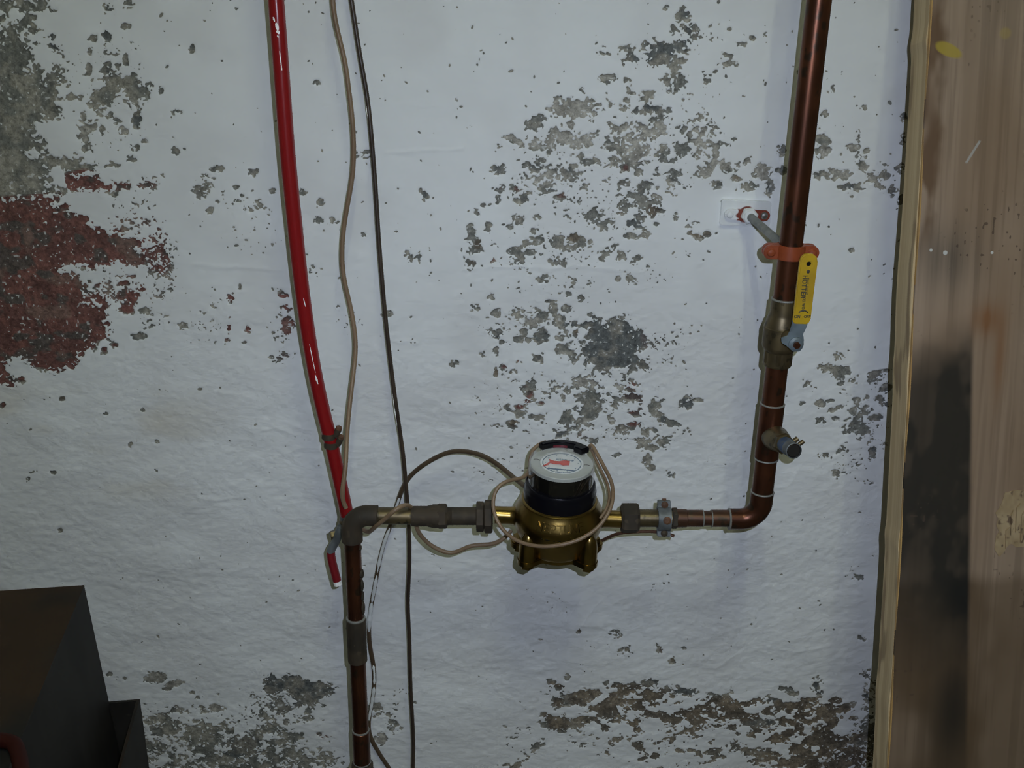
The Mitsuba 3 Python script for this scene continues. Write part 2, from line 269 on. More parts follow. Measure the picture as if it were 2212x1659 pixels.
# ellipses: x y rx ry strength [hue] [turn]; hue g grey, k dark grey, t light grey, r red, b brown
COARSE = '''
15 10 18 13 .9;52 14 22 17 .95;62 36 14 9 .8;10 40 14 9 .6;40 52 22 12 .75;30 70 30 12 .7;85 10 12 10 .45;55 90 22 12 .55;75 62 14 10 .55
240 150 17 17 .58 k;190 150 9 13 .95 t;295 258 9 20 .95 k;265 281 11 11 .85 t;232 78 13 13 .85 k;270 57 11 7 .95 k;200 85 9 8 .8 k;196 112 5 9 .6
235 18 11 13 .65 k;245 118 10 6 .8 k;272 130 6 11 .8;190 320 14 11 .85;288 321 11 6 .75 k;280 340 11 8 .7;240 358 14 8 .7;312 302 7 6 .7;380 324 9 9 .7 k;378 243 10 7 .7 k;413 104 7 9 .8 k
323 183 9 7 .7;345 196 7 7 .6;220 278 6 12 .7;250 262 10 6 .7 k;235 248 8 7 .6;108 180 12 30 .8;155 207 10 6 .7;77 142 7 7 .7 k;90 155 7 5 .6;278 10 9 7 .6 k;95 8 8 7 .6
200 180 115 150 .13;60 60 90 80 .22;330 390 60 30 .12;445 380 9 7 .75;466 365 10 5 .5 k;550 373 15 9 .85;430 410 15 15 .66 k;455 395 10 8 .55;500 430 85 28 .20;535 450 10 6 .7;455 455 8 7 .7;510 405 6 5 .7 k;520 420 6 5 .6;580 440 30 30 .18;590 415 6 5 .6
275 640 22 14 .85 r;275 667 15 12 .7 r;268 612 13 6 .8 r;283 597 13 5 .8 r;305 625 10 5 .8 r;200 650 28 20 .55 r;220 650 20 8 .6 r;205 615 20 8 .5 r;315 672 15 9 .72;395 706 14 7 .75;300 726 12 6 .7 k;320 700 10 8 .5;225 756 7 8 .85 r;246 747 9 5 .85 r
498 645 7 9 .85 r;495 710 5 13 .85 r;535 713 8 8 .8 r;490 735 6 4 .8 r;530 741 6 4 .8 r;493 686 6 4 .7 r;45 821 9 6 .8 r;5 877 7 7 .8 r;78 862 45 14 .24 r;133 862 7 6 .85 b;60 845 30 8 .2 r
65 927 5 4 .75 k;62 1036 7 5 .85 k;75 1020 9 3 .75 k;130 1145 5 5 .75 k;282 962 4 4 .75 k;338 954 4 4 .7 k;307 885 5 4 .75 b;432 840 4 3 .8 k;230 895 6 3 .6 k;115 1020 5 3 .6 b
622 705 15 22 .82 r;613 640 14 8 .75 r;618 668 12 8 .7 r;610 772 22 8 .55 r;605 700 45 80 .16 r;470 690 70 80 .10 r;680 580 28 16 .30;745 680 45 55 .2 r;785 506 8 6 .85 k;915 422 8 10 .75 k;890 552 10 10 .5 k;720 477 9 7 .65;693 440 10 6 .6 k;885 745 30 16 .22 r;836 678 10 5 .6
785 334 12 5 .45;690 475 8 6 .6;980 786 12 7 .7;905 560 6 8 .7 k;650 415 8 5 .5;560 440 14 7 .5;685 180 6 5 .6
1478 30 13 14 .62 k;1440 16 6 8 .8 k;1492 62 14 11 .66 k;1497 76 15 12 .72 k;1466 68 10 12 .45 k;1352 104 15 6 .62 k;1308 106 6 8 .7 k;1303 118 12 5 .55 k;1525 80 17 6 .58 k;1470 133 15 5 .6;1520 98 30 8 .35 k;1395 100 12 10 .5 k
1437 172 13 12 .95;1460 155 12 11 .75;1468 176 17 17 .8;1455 195 18 9 .75;1313 170 14 8 .55 t;1345 175 15 6 .58 k;1360 188 7 10 .5;1397 207 20 12 .88;1263 193 9 9 .65 k;1366 203 8 6 .7;1355 217 7 5 .7 k;1485 205 8 4 .6
1398 239 32 11 .92 k -4;1430 243 14 7 .8;1352 235 10 5 .5;1415 258 16 5 .55;1158 265 23 15 .95 g -20;1262 303 19 15 .85 t;1243 317 14 6 .85 t;1096 296 13 6 .82 t;1112 305 8 6 .7 t;1152 310 17 13 .75 t 30;1122 310 9 8 .6 t;1185 330 9 6 .7;1174 322 6 8 .6
1370 292 38 26 .60 t;1375 326 36 24 .60 t;1320 315 18 9 .62;1430 281 15 16 .7 t;1430 325 14 22 .8;1475 326 12 12 .8;1465 311 8 8 .6;1470 278 15 8 .75;1512 300 22 30 .52 t;1525 270 22 12 .45;1325 350 12 12 .55;1450 346 14 6 .65;1505 280 12 10 .6 t;1370 352 14 8 .6 t
1075 367 13 11 .66 k;1160 360 24 10 .52 k;1190 388 42 20 .48 t;1222 375 15 15 .6 k;1237 358 9 4 .6;1262 350 6 7 .6;1285 347 10 7 .6;1350 365 8 10 .6 r;1378 371 12 8 .7;1388 402 15 13 .72;1448 400 10 22 .85;1525 370 24 13 .82 t;1543 355 8 12 .7 t;1548 397 11 11 .8;1340 394 6 8 .65 k;1460 375 14 6 .5
1350 340 240 110 .13;1240 415 190 55 .17;1420 400 120 60 .16
1213 425 15 6 .8 r;1115 410 10 8 .55 r;1188 408 20 9 .56 k;1130 430 12 9 .55 k;1080 408 10 5 .5 r;1028 458 7 8 .75 k;1042 446 7 5 .75 r;1055 488 8 10 .78;1118 474 13 10 .82 k;1100 490 7 6 .7;1160 470 8 5 .7;1075 433 5 9 .6;1240 430 8 8 .7
1013 492 8 7 .85;1020 510 9 16 .75;1030 530 9 14 .72 b;1018 545 12 8 .75;1062 563 24 8 .42 r;1018 570 9 12 .55 b;1025 530 25 45 .25
1118 541 20 10 .95 g -15;1150 522 26 9 .9 g -15;1145 545 14 5 .85;1153 500 9 7 .66;1118 563 15 10 .78 k;1205 522 15 14 .85;1238 515 14 10 .95 b;1222 536 14 8 .8;1255 530 12 12 .75;1193 567 10 9 .8;1275 523 6 5 .8;1218 570 6 7 .7 k;1185 505 9 5 .6
1285 463 15 12 .7;1295 485 18 9 .5;1370 444 8 6 .85;1410 457 16 16 .66 b;1400 436 16 10 .45;1340 462 9 4 .8 b;1352 448 9 8 .6;1393 502 11 11 .78;1366 510 18 6 .75;1312 545 12 9 .82;1300 560 8 5 .75;1342 550 12 11 .75;1356 544 8 4 .75;1330 528 7 5 .75;1372 422 12 5 .6;1340 440 12 6 .55;1377 565 8 8 .55 k;1320 518 6 5 .7
1490 504 7 5 .9 b;1501 509 9 4 .9 b;1511 514 9 5 .9 b;1527 506 8 6 .9 b;1460 468 5 8 .75 k;1497 480 28 16 .26 k;1475 552 45 16 .18 b;1417 484 6 5 .7;1336 602 6 5 .75 t;1360 602 6 6 .75 t;1272 610 9 4 .6;1175 600 12 6 .5 k;1237 607 7 5 .55;1225 635 7 5 .6;1255 645 6 6 .7 b;1210 632 5 4 .7 b;1200 625 140 40 .11;1310 655 22 10 .4
1195 667 12 15 .85;1222 668 10 9 .8;1185 652 11 4 .7 k;1210 692 12 15 .85;1122 680 16 12 .72;1170 680 15 13 .7;1150 698 22 11 .85 t;1130 717 9 13 .82;1120 735 11 7 .92;1140 735 6 6 .8;1168 728 17 13 .92 k;1172 718 8 12 .7;1073 722 12 11 1.0 k;1084 738 7 5 .8;1072 678 10 9 .85;1060 716 8 7 .55;1022 664 9 9 .64 k;1061 641 6 6 .8
1210 733 10 8 .9;1217 752 16 12 .98;1232 760 8 6 .85;1243 771 12 14 .78;1244 720 7 10 .75 b;1233 734 8 9 .6;1160 773 10 7 .7 k;1072 758 7 8 .75 k;1043 765 7 6 .75 k;1070 806 6 11 .9 b;1088 793 9 6 .9 r;1118 782 7 4 .85 r;1100 807 10 8 .45 b;1150 820 120 50 .12
1265 826 28 12 .6 t;1245 830 12 10 .7 t;1283 822 8 12 .6 t;1147 833 11 12 .85;1133 836 9 4 .75 r;1143 852 9 9 .6 r;1137 868 7 9 .6 r;1188 828 8 6 .8;1203 842 12 12 .45;1182 850 8 8 .5;1225 844 7 8 .7;1210 858 12 6 .62;1168 872 7 5 .75 r;1218 868 6 5 .6
1336 838 10 9 .78 t;1362 836 14 11 .54 r;1362 858 18 8 .85 r;1333 870 14 15 .78;1382 868 6 16 .6 r;1372 892 20 8 .66 r;1412 880 12 14 .66;1480 873 17 12 .92 k;1484 858 8 9 .8;1507 864 13 4 .85;1432 908 9 10 .8 k;1452 915 12 4 .5;1420 895 10 4 .5
1120 880 10 6 .85 r;1124 895 15 10 .92;1155 901 20 7 .9;1108 917 12 9 .82 b;1095 888 9 9 .55 k;1060 918 45 8 .30;1222 908 15 11 .78;1228 897 8 8 .7;1322 906 8 9 .78;1345 927 22 7 .85;1352 936 10 6 .75;1370 917 16 6 .65 r;1265 915 14 12 .5 t;1213 936 13 5 .8 k;1204 943 8 4 .85 k;1215 926 13 6 .5 k
1388 958 18 14 .9;1395 936 9 10 .85;1410 968 14 8 .9;1432 953 18 15 .82;1415 930 7 5 .8;1400 994 9 14 .75;1408 1010 11 6 .78;1447 1027 9 9 .66 k;1335 980 10 6 .5;1262 942 22 8 .36 r;1283 953 8 6 .6;1250 870 230 110 .12;1480 930 40 30 .12
1625 82 5 7 .8 k;1604 96 9 5 .7 k;1655 73 5 6 .75 k;1573 130 12 10 .5;1540 102 20 6 .35 k;1577 62 5 5 .6;1565 358 19 12 .85 t;1590 358 8 9 .7 t;1645 370 18 16 .82 t;1615 352 8 10 .65 t;1690 325 8 10 .66 k;1688 368 11 9 .8 k;1662 405 10 15 .92 k;1617 402 18 8 .82;1589 386 10 6 .8 b;1546 397 10 9 .8;1520 370 10 9 .7 t;1528 335 6 8 .6;1608 205 4 4 .6;1553 210 6 6 .6;1525 172 5 10 .45 k;1570 305 40 18 .28;1545 320 8 18 .55 t
1778 305 16 10 .8;1780 325 14 14 .7 t;1779 245 9 8 .72 t;1843 320 16 8 .85 t;1872 325 8 6 .7 t;1853 297 5 9 .7 k;1868 362 12 12 .82 t;1880 385 12 10 .8 t;1815 375 26 12 .85 t;1775 380 20 10 .85;1830 405 18 7 .85 k;1855 408 12 5 .7;1902 405 12 10 .78;1925 412 8 14 .78 k;1951 252 9 9 .95 k;1951 305 7 12 .8 k;1945 365 10 9 .8;1912 378 9 9 .66;1950 436 10 12 .82 k;1905 355 14 6 .5;1880 370 100 80 .15;1797 195 5 6 .6;1868 233 5 5 .7 k;1838 540 6 5 .7
1810 770 10 10 .78;1790 797 16 10 .62;1822 800 18 10 .95;1812 812 12 8 .9;1838 826 14 7 .85;1820 829 10 5 .8;1742 828 10 12 .88 g 40;1898 803 26 4 .85 k -8;1885 815 14 8 .6 k;1772 873 10 11 .85;1792 866 10 4 .85;1808 882 16 6 .85 g -20;1915 840 12 12 .88 k;1898 862 20 8 .95 k;1912 873 12 7 .95 k;1873 862 8 6 .8;1862 890 22 12 .75;1890 902 16 9 .85 k;1850 922 16 13 .9;1870 930 12 8 .9;1805 905 8 5 .75;1772 912 8 6 .6;1852 867 9 9 .7
1860 930 80 50 .24;1855 835 100 50 .2;1860 990 60 30 .24;1795 840 16 6 .4 r;1884 976 8 9 .8 k;1788 985 12 6 .5;1820 975 10 8 .55;1805 1026 8 8 .7;1733 872 6 4 .7;1850 1240 9 8 .5;1770 1010 8 5 .3;1880 1045 30 20 .22;1740 828 30 12 .2
332 1463 25 12 .98 t;375 1478 22 8 .98 t -15;358 1490 11 4 .8 t;237 1455 7 4 .85 k;254 1464 4 4 .8 k;270 1464 4 4 .75;385 1534 11 8 .85 t;468 1531 20 8 .95 t;443 1540 14 3 .8 t;420 1534 16 7 .5;415 1497 7 4 .85;473 1500 6 3 .85;428 1508 6 3 .7
600 1528 32 18 .46 k;585 1573 26 13 .92;616 1561 11 6 .85 k;635 1590 16 13 .82;612 1592 12 14 .7;560 1594 9 9 .85;575 1553 20 4 .7;662 1538 8 6 .8;665 1552 12 5 .75
355 1558 14 14 .9;375 1573 15 14 .9;418 1585 22 15 .92;440 1570 14 9 .85;460 1575 22 9 .8;480 1568 9 9 .6;492 1580 14 6 .7;465 1597 20 14 .7
520 1615 46 24 .82 k;480 1645 80 20 .70;450 1622 20 16 .7;600 1625 50 14 .66;560 1654 130 14 .74;650 1642 34 22 .58;330 1625 30 20 .5;312 1560 24 9 .6;400 1645 50 16 .5;700 1642 24 14 .5;690 1590 30 10 .42 r;480 1590 230 70 .28;590 1605 20 10 .8
812 1527 14 9 .8;816 1545 10 5 .75;822 1597 13 13 .92 t;838 1545 8 6 .7;850 1568 14 10 .6;870 1520 60 60 .1
1225 1464 7 6 .85;1208 1484 10 7 .92 b;1190 1480 8 8 .6 b;1228 1508 9 12 .82 t;1204 1520 12 10 .75 b;1205 1565 22 14 .92 b;1186 1553 9 7 .88 b;1175 1545 8 5 .7 b;1250 1363 5 6 .85 b;1475 1400 7 4 .85 k;1330 1370 10 5 .5 b;1314 1393 6 5 .7 b;1352 1405 10 6 .5 b;1452 1427 6 6 .8 b;1425 1407 6 8 .6 r;1280 1390 30 16 .2
1355 1482 33 7 .95 k;1405 1477 20 9 .92 k;1270 1500 26 10 .85 t;1255 1510 10 7 .8;1452 1492 28 10 .88 k;1486 1495 20 8 .85 k;1706 1494 21 8 1.0 g 20;1692 1490 8 5 .9;1762 1480 8 16 .6 k 20;1770 1498 12 5 .8 k;1805 1515 18 5 .85 b;1740 1513 14 6 .7 b;1680 1520 8 5 .7 b;1640 1512 14 5 .5 b;1590 1520 40 6 .7 b
1885 1610 30 40 .62 k;1850 1640 40 20 .6 k;1880 1540 10 40 .5 k;1868 1505 6 5 .8 k;1875 1460 10 8 .5 k;1862 1380 6 6 .6 k;1790 1360 20 8 .3
'''
FINE = '''
290 485 75 34 .36 r;335 515 28 45 .44 r;342 560 26 36 .55 r;290 443 80 24 .24 r;340 620 70 50 .27 r;260 630 55 55 .34 r;350 690 65 30 .2;1440 735 65 50 .28 r;1445 775 45 22 .2;1490 700 40 20 .15 r;1240 390 40 20 .3 t;1300 300 40 30 .15;1120 985 90 50 .17 k;1060 1010 60 50 .14 k;1200 1290 80 60 .05;1330 940 60 30 .2 r;1360 440 60 40 .25 k;620 560 30 14 .25;760 700 40 40 .16 r;1400 1260 60 20 .08 k;700 1510 12 30 .2 r;1830 1010 50 40 .2 k;1900 930 30 60 .24 k;1840 270 60 30 .16;1180 560 190 80 .18 k;1280 455 160 60 .21 k;1400 600 80 50 .13 k;1120 700 130 60 .18;1060 860 80 60 .15 k;1170 330 160 60 .15 k;1480 250 120 90 .14 k;560 520 120 60 .10 k;440 720 90 50 .14 r;140 130 60 60 .2 k;260 130 90 100 .14 k;270 300 90 50 .14 k;1170 290 60 20 .2
'''
FLAKE = '''
1340 1512 120 32 .62 b;1300 1508 60 26 .62 t;1420 1550 210 50 .48 b;1560 1535 120 30 .56 b;1660 1545 120 34 .62 k;1760 1545 90 36 .60 b;1560 1615 320 50 .40 b;1740 1590 130 26 .62 b;1770 1640 140 30 .60 b;1300 1600 170 55 .30 b;1120 1600 85 60 .24 b;1110 1645 50 24 .34 b;1480 1545 90 26 .62 k;1380 1570 40 22 .6 b;1700 1640 60 30 .5 t;1420 1610 60 50 .46 b;1330 1620 40 30 .42 b;340 1600 70 70 .45;420 1610 60 50 .40;620 1640 90 40 .35
'''
# outlines: hue, strength, then x y pairs
OUTLINES = [
    ('g', 1.0, '0 72 20 75 38 90 42 98 55 115 75 118 66 140 64 158 80 160 92 172 97 185 105 180 100 165 108 145 120 140 125 160 130 168 122 190 128 215 126 230 131 245 122 253 100 258 80 270 70 280 60 285 65 292 88 293 97 300 97 320 88 331 75 325 60 315 58 328 70 338 85 334 105 340 122 337 150 345 180 350 205 355 203 372 190 375 160 380 140 375 130 365 110 362 100 370 97 390 105 400 115 408 125 405 135 402 190 408 190 414 130 418 60 428 -20 432 -100 436 -150 400 -120 340 -165 280 -130 200 -150 120 -90 60 -40 66'),
    ('r', 1.0, '140 381 180 372 210 380 224 396 250 400 290 400 292 405 270 407 230 410 190 414 145 408'),
    ('r', .85, '296 400 312 390 334 396 330 404 300 406'),
    ('g', 1.0, '185 235 190 215 205 195 225 175 225 165 245 160 262 170 275 165 285 155 295 165 310 185 325 195 330 205 315 215 300 220 298 232 285 228 270 215 262 205 265 190 255 200 245 215 235 228 215 232 220 255 210 252 205 238 195 240'),
    ('t', 1.0, '172 242 180 247 184 258 195 262 208 258 212 272 200 280 190 285 185 305 178 308 172 290 168 275'),
    ('k', .95, '100 50 112 62 118 80 116 92 126 108 112 105 106 95 112 85'),
    ('r', 1.0, '-60 436 30 430 60 428 120 422 130 420 120 432 105 445 120 452 140 440 150 455 165 462 185 468 190 480 200 485 215 498 225 500 255 502 260 512 285 520 305 515 310 520 290 540 300 545 310 535 308 555 303 573 265 574 255 570 225 573 195 580 190 578 165 570 140 575 125 580 135 588 155 590 170 605 185 620 180 640 190 655 225 665 225 680 240 702 228 710 230 730 210 733 195 730 205 745 195 752 180 760 165 780 162 797 140 795 120 805 110 800 90 793 65 790 60 778 35 775 25 770 10 785 5 815 -30 822 -80 800 -110 740 -90 660 -135 600 -100 520 -120 470'),
    ('r', 1.0, '-20 800 12 810 30 825 28 837 10 830 -20 825'),
    ('k', .82, '1345 130 1365 118 1395 126 1402 110 1405 92 1425 86 1440 90 1470 85 1483 88 1490 105 1465 110 1450 112 1448 125 1445 138 1420 142 1400 138 1390 130 1360 136'),
    ('t', .95, '1180 225 1195 220 1220 215 1240 222 1260 218 1272 212 1272 230 1285 245 1290 235 1298 228 1285 255 1270 263 1250 265 1245 250 1240 275 1230 277 1225 258 1205 255 1190 245 1182 240'),
    ('t', 1.0, '1190 280 1205 275 1222 285 1233 295 1235 308 1220 310 1200 305 1195 318 1185 322 1175 310 1178 298 1192 297'),
    ('k', 1.0, '1350 487 1365 475 1375 462 1381 453 1387 465 1385 480 1388 492 1370 493 1358 490'),
    ('k', 1.0, '1255 700 1270 690 1280 684 1295 690 1300 700 1315 705 1312 692 1322 683 1340 682 1355 690 1365 705 1362 715 1375 725 1382 712 1390 718 1395 735 1398 750 1385 752 1380 765 1385 775 1400 780 1405 788 1398 800 1390 805 1375 800 1350 795 1330 797 1315 805 1300 805 1285 795 1275 790 1265 800 1255 785 1260 760 1258 750 1275 745 1270 735 1262 730 1265 712 1250 708 1235 705 1225 708 1215 705 1230 695 1240 687'),
    ('g', 1.0, '1255 845 1275 838 1292 850 1300 860 1305 872 1298 885 1288 892 1285 900 1270 903 1260 895 1245 890 1248 880 1258 875 1250 865 1245 858'),
    ('k', 1.0, '568 1475 580 1458 595 1455 605 1468 615 1462 635 1455 650 1463 665 1470 680 1478 700 1475 722 1480 720 1500 700 1515 690 1520 675 1530 655 1525 640 1532 630 1520 625 1500 618 1492 600 1500 595 1505 575 1500'),
]


def parse(text):
    out = []
    for item in text.replace('\n', ';').split(';'):
        w = item.split()
        if not w: continue
        x, y, rx, ry, s = map(float, w[:5])
        hue, turn = 'g', 0.0
        for q in w[5:]:
            if q in 'gktrb': hue = q
            else: turn = float(q)
        out.append((x, y, rx, ry, s, hue, turn))
    return out


HUES = {'g': 0, 'k': 1, 't': 2, 'r': 3, 'b': 4}
HUE_W = np.zeros((5, NZ, NX), np.float16)


def cell_of(p):
    return (p[0] - WX0) / CELL, (p[2] - WZ0) / CELL


def window(u0, u1, v0, v1):
    return max(int(u0), 0), min(int(u1) + 2, NX), max(int(v0), 0), min(int(v1) + 2, NZ)


def ellipses(text, even=False):
    field = np.full((NZ, NX), -0.35, np.float32)
    for x, y, rx, ry, s, hue, turn in parse(text):
        c = np.array(cell_of(at(x, y, 0)))
        a, b = math.cos(math.radians(turn)), math.sin(math.radians(turn))
        ea = np.array(cell_of(at(x + rx * a, y + rx * b, 0))) - c
        eb = np.array(cell_of(at(x - ry * b, y + ry * a, 0))) - c
        R = 1.75 * (np.abs(ea) + np.abs(eb))
        u0, u1, v0, v1 = window(c[0] - R[0], c[0] + R[0], c[1] - R[1], c[1] + R[1])
        if u1 <= u0 or v1 <= v0: continue
        V, U = np.meshgrid(np.arange(v0, v1) - c[1], np.arange(u0, u1) - c[0], indexing='ij')
        det = ea[0] * eb[1] - ea[1] * eb[0]
        p, q = (U * eb[1] - V * eb[0]) / det, (V * ea[0] - U * ea[1]) / det
        d2 = p * p + q * q
        if s >= 0.45:        # a patch: nearly even inside, falling off steeply at its outline
            val = (0.5 + (s - 0.38) * 0.92 * (1.0 - d2)) if not even else s - 0.30 * np.maximum(d2 - 0.25, 0)
        else:                # a scatter of chips
            val = s - 0.55 * np.maximum(d2 - 0.15, 0)
        sub = field[v0:v1, u0:u1]
        np.maximum(sub, val, out=sub)
        h = HUE_W[HUES[hue], v0:v1, u0:u1]
        np.maximum(h, (np.clip(1.7 - d2, 0, 1) * min(s + 0.2, 1)).astype(np.float16), out=h)
    return field


f_coarse, f_fine, f_flake = ellipses(COARSE), ellipses(FINE), ellipses(FLAKE, True)
for hue, s, text in OUTLINES:
    w = np.array(text.split(), float).reshape(-1, 2)
    poly = Polygon([cell_of(at(x, y, 0)) for x, y in w]).buffer(0)
    u0, u1, v0, v1 = window(poly.bounds[0] - 25, poly.bounds[2] + 25, poly.bounds[1] - 25, poly.bounds[3] + 25)
    V, U = np.meshgrid(np.arange(v0, v1), np.arange(u0, u1), indexing='ij')
    inside = shapely.contains_xy(poly, U, V)
    sd = ndimage.distance_transform_edt(inside) - ndimage.distance_transform_edt(~inside)
    val = np.clip(0.5 + sd * 0.045, -0.35, 0.5 + 1.15 * (s - 0.4))
    sub = f_coarse[v0:v1, u0:u1]
    np.maximum(sub, val, out=sub)
    h = HUE_W[HUES[hue], v0:v1, u0:u1]
    np.maximum(h, (np.clip(1 + sd / 10, 0, 1) * (1.0 if hue == 'r' else 0.9)).astype(np.float16), out=h)

LOST = np.maximum(np.maximum(f_coarse + 0.25 * N_COARSE, f_fine + 0.21 * N_FINE), f_flake + 0.23 * N_FLAKE) - 0.5
del f_coarse, f_fine, f_flake
# a few lone pinholes of lost paint all over, fewer low on the left
g2 = np.random.default_rng(77)
for k in range(900):
    x, y = g2.uniform(330, 1960), g2.uniform(0, 1660)
    if g2.random() > (0.75 if y < 640 and x > 330 else 0.40 if x > 1000 else 0.22): continue
    c = cell_of(at(x, y, 0)); r = g2.uniform(0.7, 1.9) * (1.6 if g2.random() < 0.12 else 1)
    u0, u1, v0, v1 = window(c[0] - 5, c[0] + 5, c[1] - 5, c[1] + 5)
    if u1 <= u0 or v1 <= v0: continue
    V, U = np.meshgrid(np.arange(v0, v1) - c[1], np.arange(u0, u1) - c[0], indexing='ij')
    a = g2.uniform(0, 3.14); e = g2.uniform(1, 2.2)
    d = np.hypot((U * math.cos(a) + V * math.sin(a)) / e, -U * math.sin(a) + V * math.cos(a))
    sub = LOST[v0:v1, u0:u1]
    np.maximum(sub, (r - d) * 0.25, out=sub)
LOST = np.clip(LOST, -0.5, 0.8).astype(np.float32)
HUE_W = np.stack([ndimage.zoom(ndimage.gaussian_filter(h.astype(np.float32)[::3, ::3], 1.2), 1, order=0) for h in HUE_W])
HZ, HX = HUE_W.shape[1:]

# ridges where one coat of plaster ends on the next
CRACKS = ['415 570 470 577 540 578 610 584', '1000 583 1060 577 1120 575 1180 581 1250 574 1330 583 1390 588', '840 736 870 738 905 741', '1255 1350 1290 1352 1310 1360 1330 1368', '1000 1440 1060 1442 1130 1447 1200 1444',
          '1075 1490 1120 1520 1150 1530', '470 845 510 855 545 862', '430 1075 470 1080 520 1072', '1500 1432 1545 1445 1575 1425 1610 1402', '300 1235 380 1250 450 1262', '830 330 900 326 1000 322', '1660 1400 1720 1408 1790 1396',
          '560 930 600 925 640 940', '60 1130 120 1135 180 1132']
# broad relief of the plaster: smoother above, lumpy with sideways trowel marks below
zrow = WZ0 + np.arange(NZ) * CELL
low = np.clip((1.18 - zrow) / 0.35, 0, 1)[:, None]
relief = (0.00030 + 0.00045 * low) * layered([(0.11, 0.05, 1.0, 21), (0.05, 0.022, 0.6, 22)]) + (0.00008 + 0.00020 * low) * layered([(0.032, 0.013, 0.5, 23), (0.014, 0.0085, 0.7, 24), (0.0068, 0.0055, 0.8, 26)])
ridge = rough_field(0.16, 0.05, 25)
relief = relief + 0.0003 * np.exp(-((ridge) / 0.05) ** 2) * (0.2 + 0.8 * low)
for cr in CRACKS:
    ln = shapely.LineString([cell_of(at(x, y, 0)) for x, y in np.array(cr.split(), float).reshape(-1, 2)])
    u0, u1, v0, v1 = window(ln.bounds[0] - 14, ln.bounds[2] + 14, ln.bounds[1] - 14, ln.bounds[3] + 14)
    Vv, Uu = np.meshgrid(np.arange(v0, v1), np.arange(u0, u1), indexing='ij')
    dd = shapely.distance(ln, shapely.points(Uu + 3.0 * N_FINE[v0:v1, u0:u1] * 0.5, Vv + 2.0 * N_COARSE[v0:v1, u0:u1] * 0.6))
    relief[v0:v1, u0:u1] += 0.00075 * np.exp(-(dd / 3.2) ** 2)
depth = 0.0011 * np.clip((ndimage.gaussian_filter(LOST, 1.0) + 0.02) / 0.10, 0, 1)

STEP = 3
gz, gx = np.arange(0, NZ, STEP), np.arange(0, NX, STEP)
Xg, Zg = np.meshgrid(WX0 + gx * CELL, WZ0 + gz * CELL)
Yg = -(relief - depth)[np.ix_(gz, gx)]
fade = np.minimum.reduce([(Xg - Xg.min()) / 0.05, (Xg.max() - Xg) / 0.05, (Zg - Zg.min()) / 0.04, (Zg.max() - Zg) / 0.05])
Yg = Yg * np.clip(fade, 0, 1)
V = np.stack([Xg, Yg, Zg], -1).reshape(-1, 3)
n_x = len(gx)
i, j = np.meshgrid(np.arange(len(gz) - 1), np.arange(n_x - 1), indexing='ij')
a = (i * n_x + j).ravel()
Fc = np.vstack([np.stack([a, a + 1, a + n_x + 1], 1), np.stack([a, a + n_x + 1, a + n_x], 1)])
x0, x1, z0, z1 = Xg.min(), Xg.max(), Zg.min(), Zg.max()
RX0, RX1, RZ1, RY0 = -2.3, 1.9, 2.9, -3.6
rim = []
for (ax, bx, az, bz) in ((RX0, x0, 0, RZ1), (x1, RX1, 0, RZ1), (x0, x1, 0, z0), (x0, x1, z1, RZ1)):
    o = len(V) + 4 * len(rim)
    rim.append((np.array([[ax, 0, az], [bx, 0, az], [bx, 0, bz], [ax, 0, bz]]), np.array([[o, o + 1, o + 2], [o, o + 2, o + 3]])))
V = np.vstack([V] + [r[0] for r in rim]); Fc = np.vstack([Fc] + [r[1] for r in rim])
wall_mesh = trimesh.Trimesh(V, Fc, process=False)
wall_uv = np.stack([V[:, 0], V[:, 2]], 1)

d_lost = mi.Float(LOST.ravel())
d_hue = [mi.Float(h.astype(np.float32).ravel()) for h in HUE_W]


def n2(x, y):
    """Smooth value noise of two coordinates, in [0, 1]."""
    x, y = mi.Float(x), mi.Float(y)
    i, j = dr.floor(x), dr.floor(y)
    u, v = x - i, y - j
    u, v = u * u * (3 - 2 * u), v * v * (3 - 2 * v)
    a, b = mi.UInt32(mi.Int32(i) + 1000000) * 374761393, mi.UInt32(mi.Int32(j) + 1000000) * 668265263

    def h(q):
        q = (q ^ (q >> 13)) * 1274126177
        return mi.Float((q ^ (q >> 16)) & 0xFFFFFF) / 16777215.0

    return dr.lerp(dr.lerp(h(a + b), h(a + 374761393 + b), u), dr.lerp(h(a + b + 668265263), h(a + 374761393 + b + 668265263), u), v)


def f2(x, y, off=0.0, octaves=3):
    return sum(0.5 ** (o + 1) * n2(x * 2**o + 37.3 * off + 17 * o, y * 2**o + 11.9 * off) for o in range(octaves)) / (1 - 0.5**octaves)


def lookup(x, z):
    u, v = (x - WX0) / CELL, (z - WZ0) / CELL
    ok = (u > 1) & (v > 1) & (u < NX - 2) & (v < NZ - 2)
    u, v = dr.clip(u, 0, NX - 2), dr.clip(v, 0, NZ - 2)
    i, j = dr.floor(u), dr.floor(v)
    fu, fv = u - i, v - j
    k = mi.UInt32(mi.Int32(j) * NX + mi.Int32(i))
    g = lambda o: dr.gather(mi.Float, d_lost, k + o)
    val = dr.lerp(dr.lerp(g(0), g(1), fu), dr.lerp(g(NX), g(NX + 1), fu), fv)
    return dr.select(ok, val, -0.5)


def hue_at(x, z):
    u, v = dr.clip((x - WX0) / CELL / 3, 0, HX - 1), dr.clip((z - WZ0) / CELL / 3, 0, HZ - 1)
    k = mi.UInt32(mi.Int32(v) * HX + mi.Int32(u))
    return [dr.gather(mi.Float, h, k) for h in d_hue]


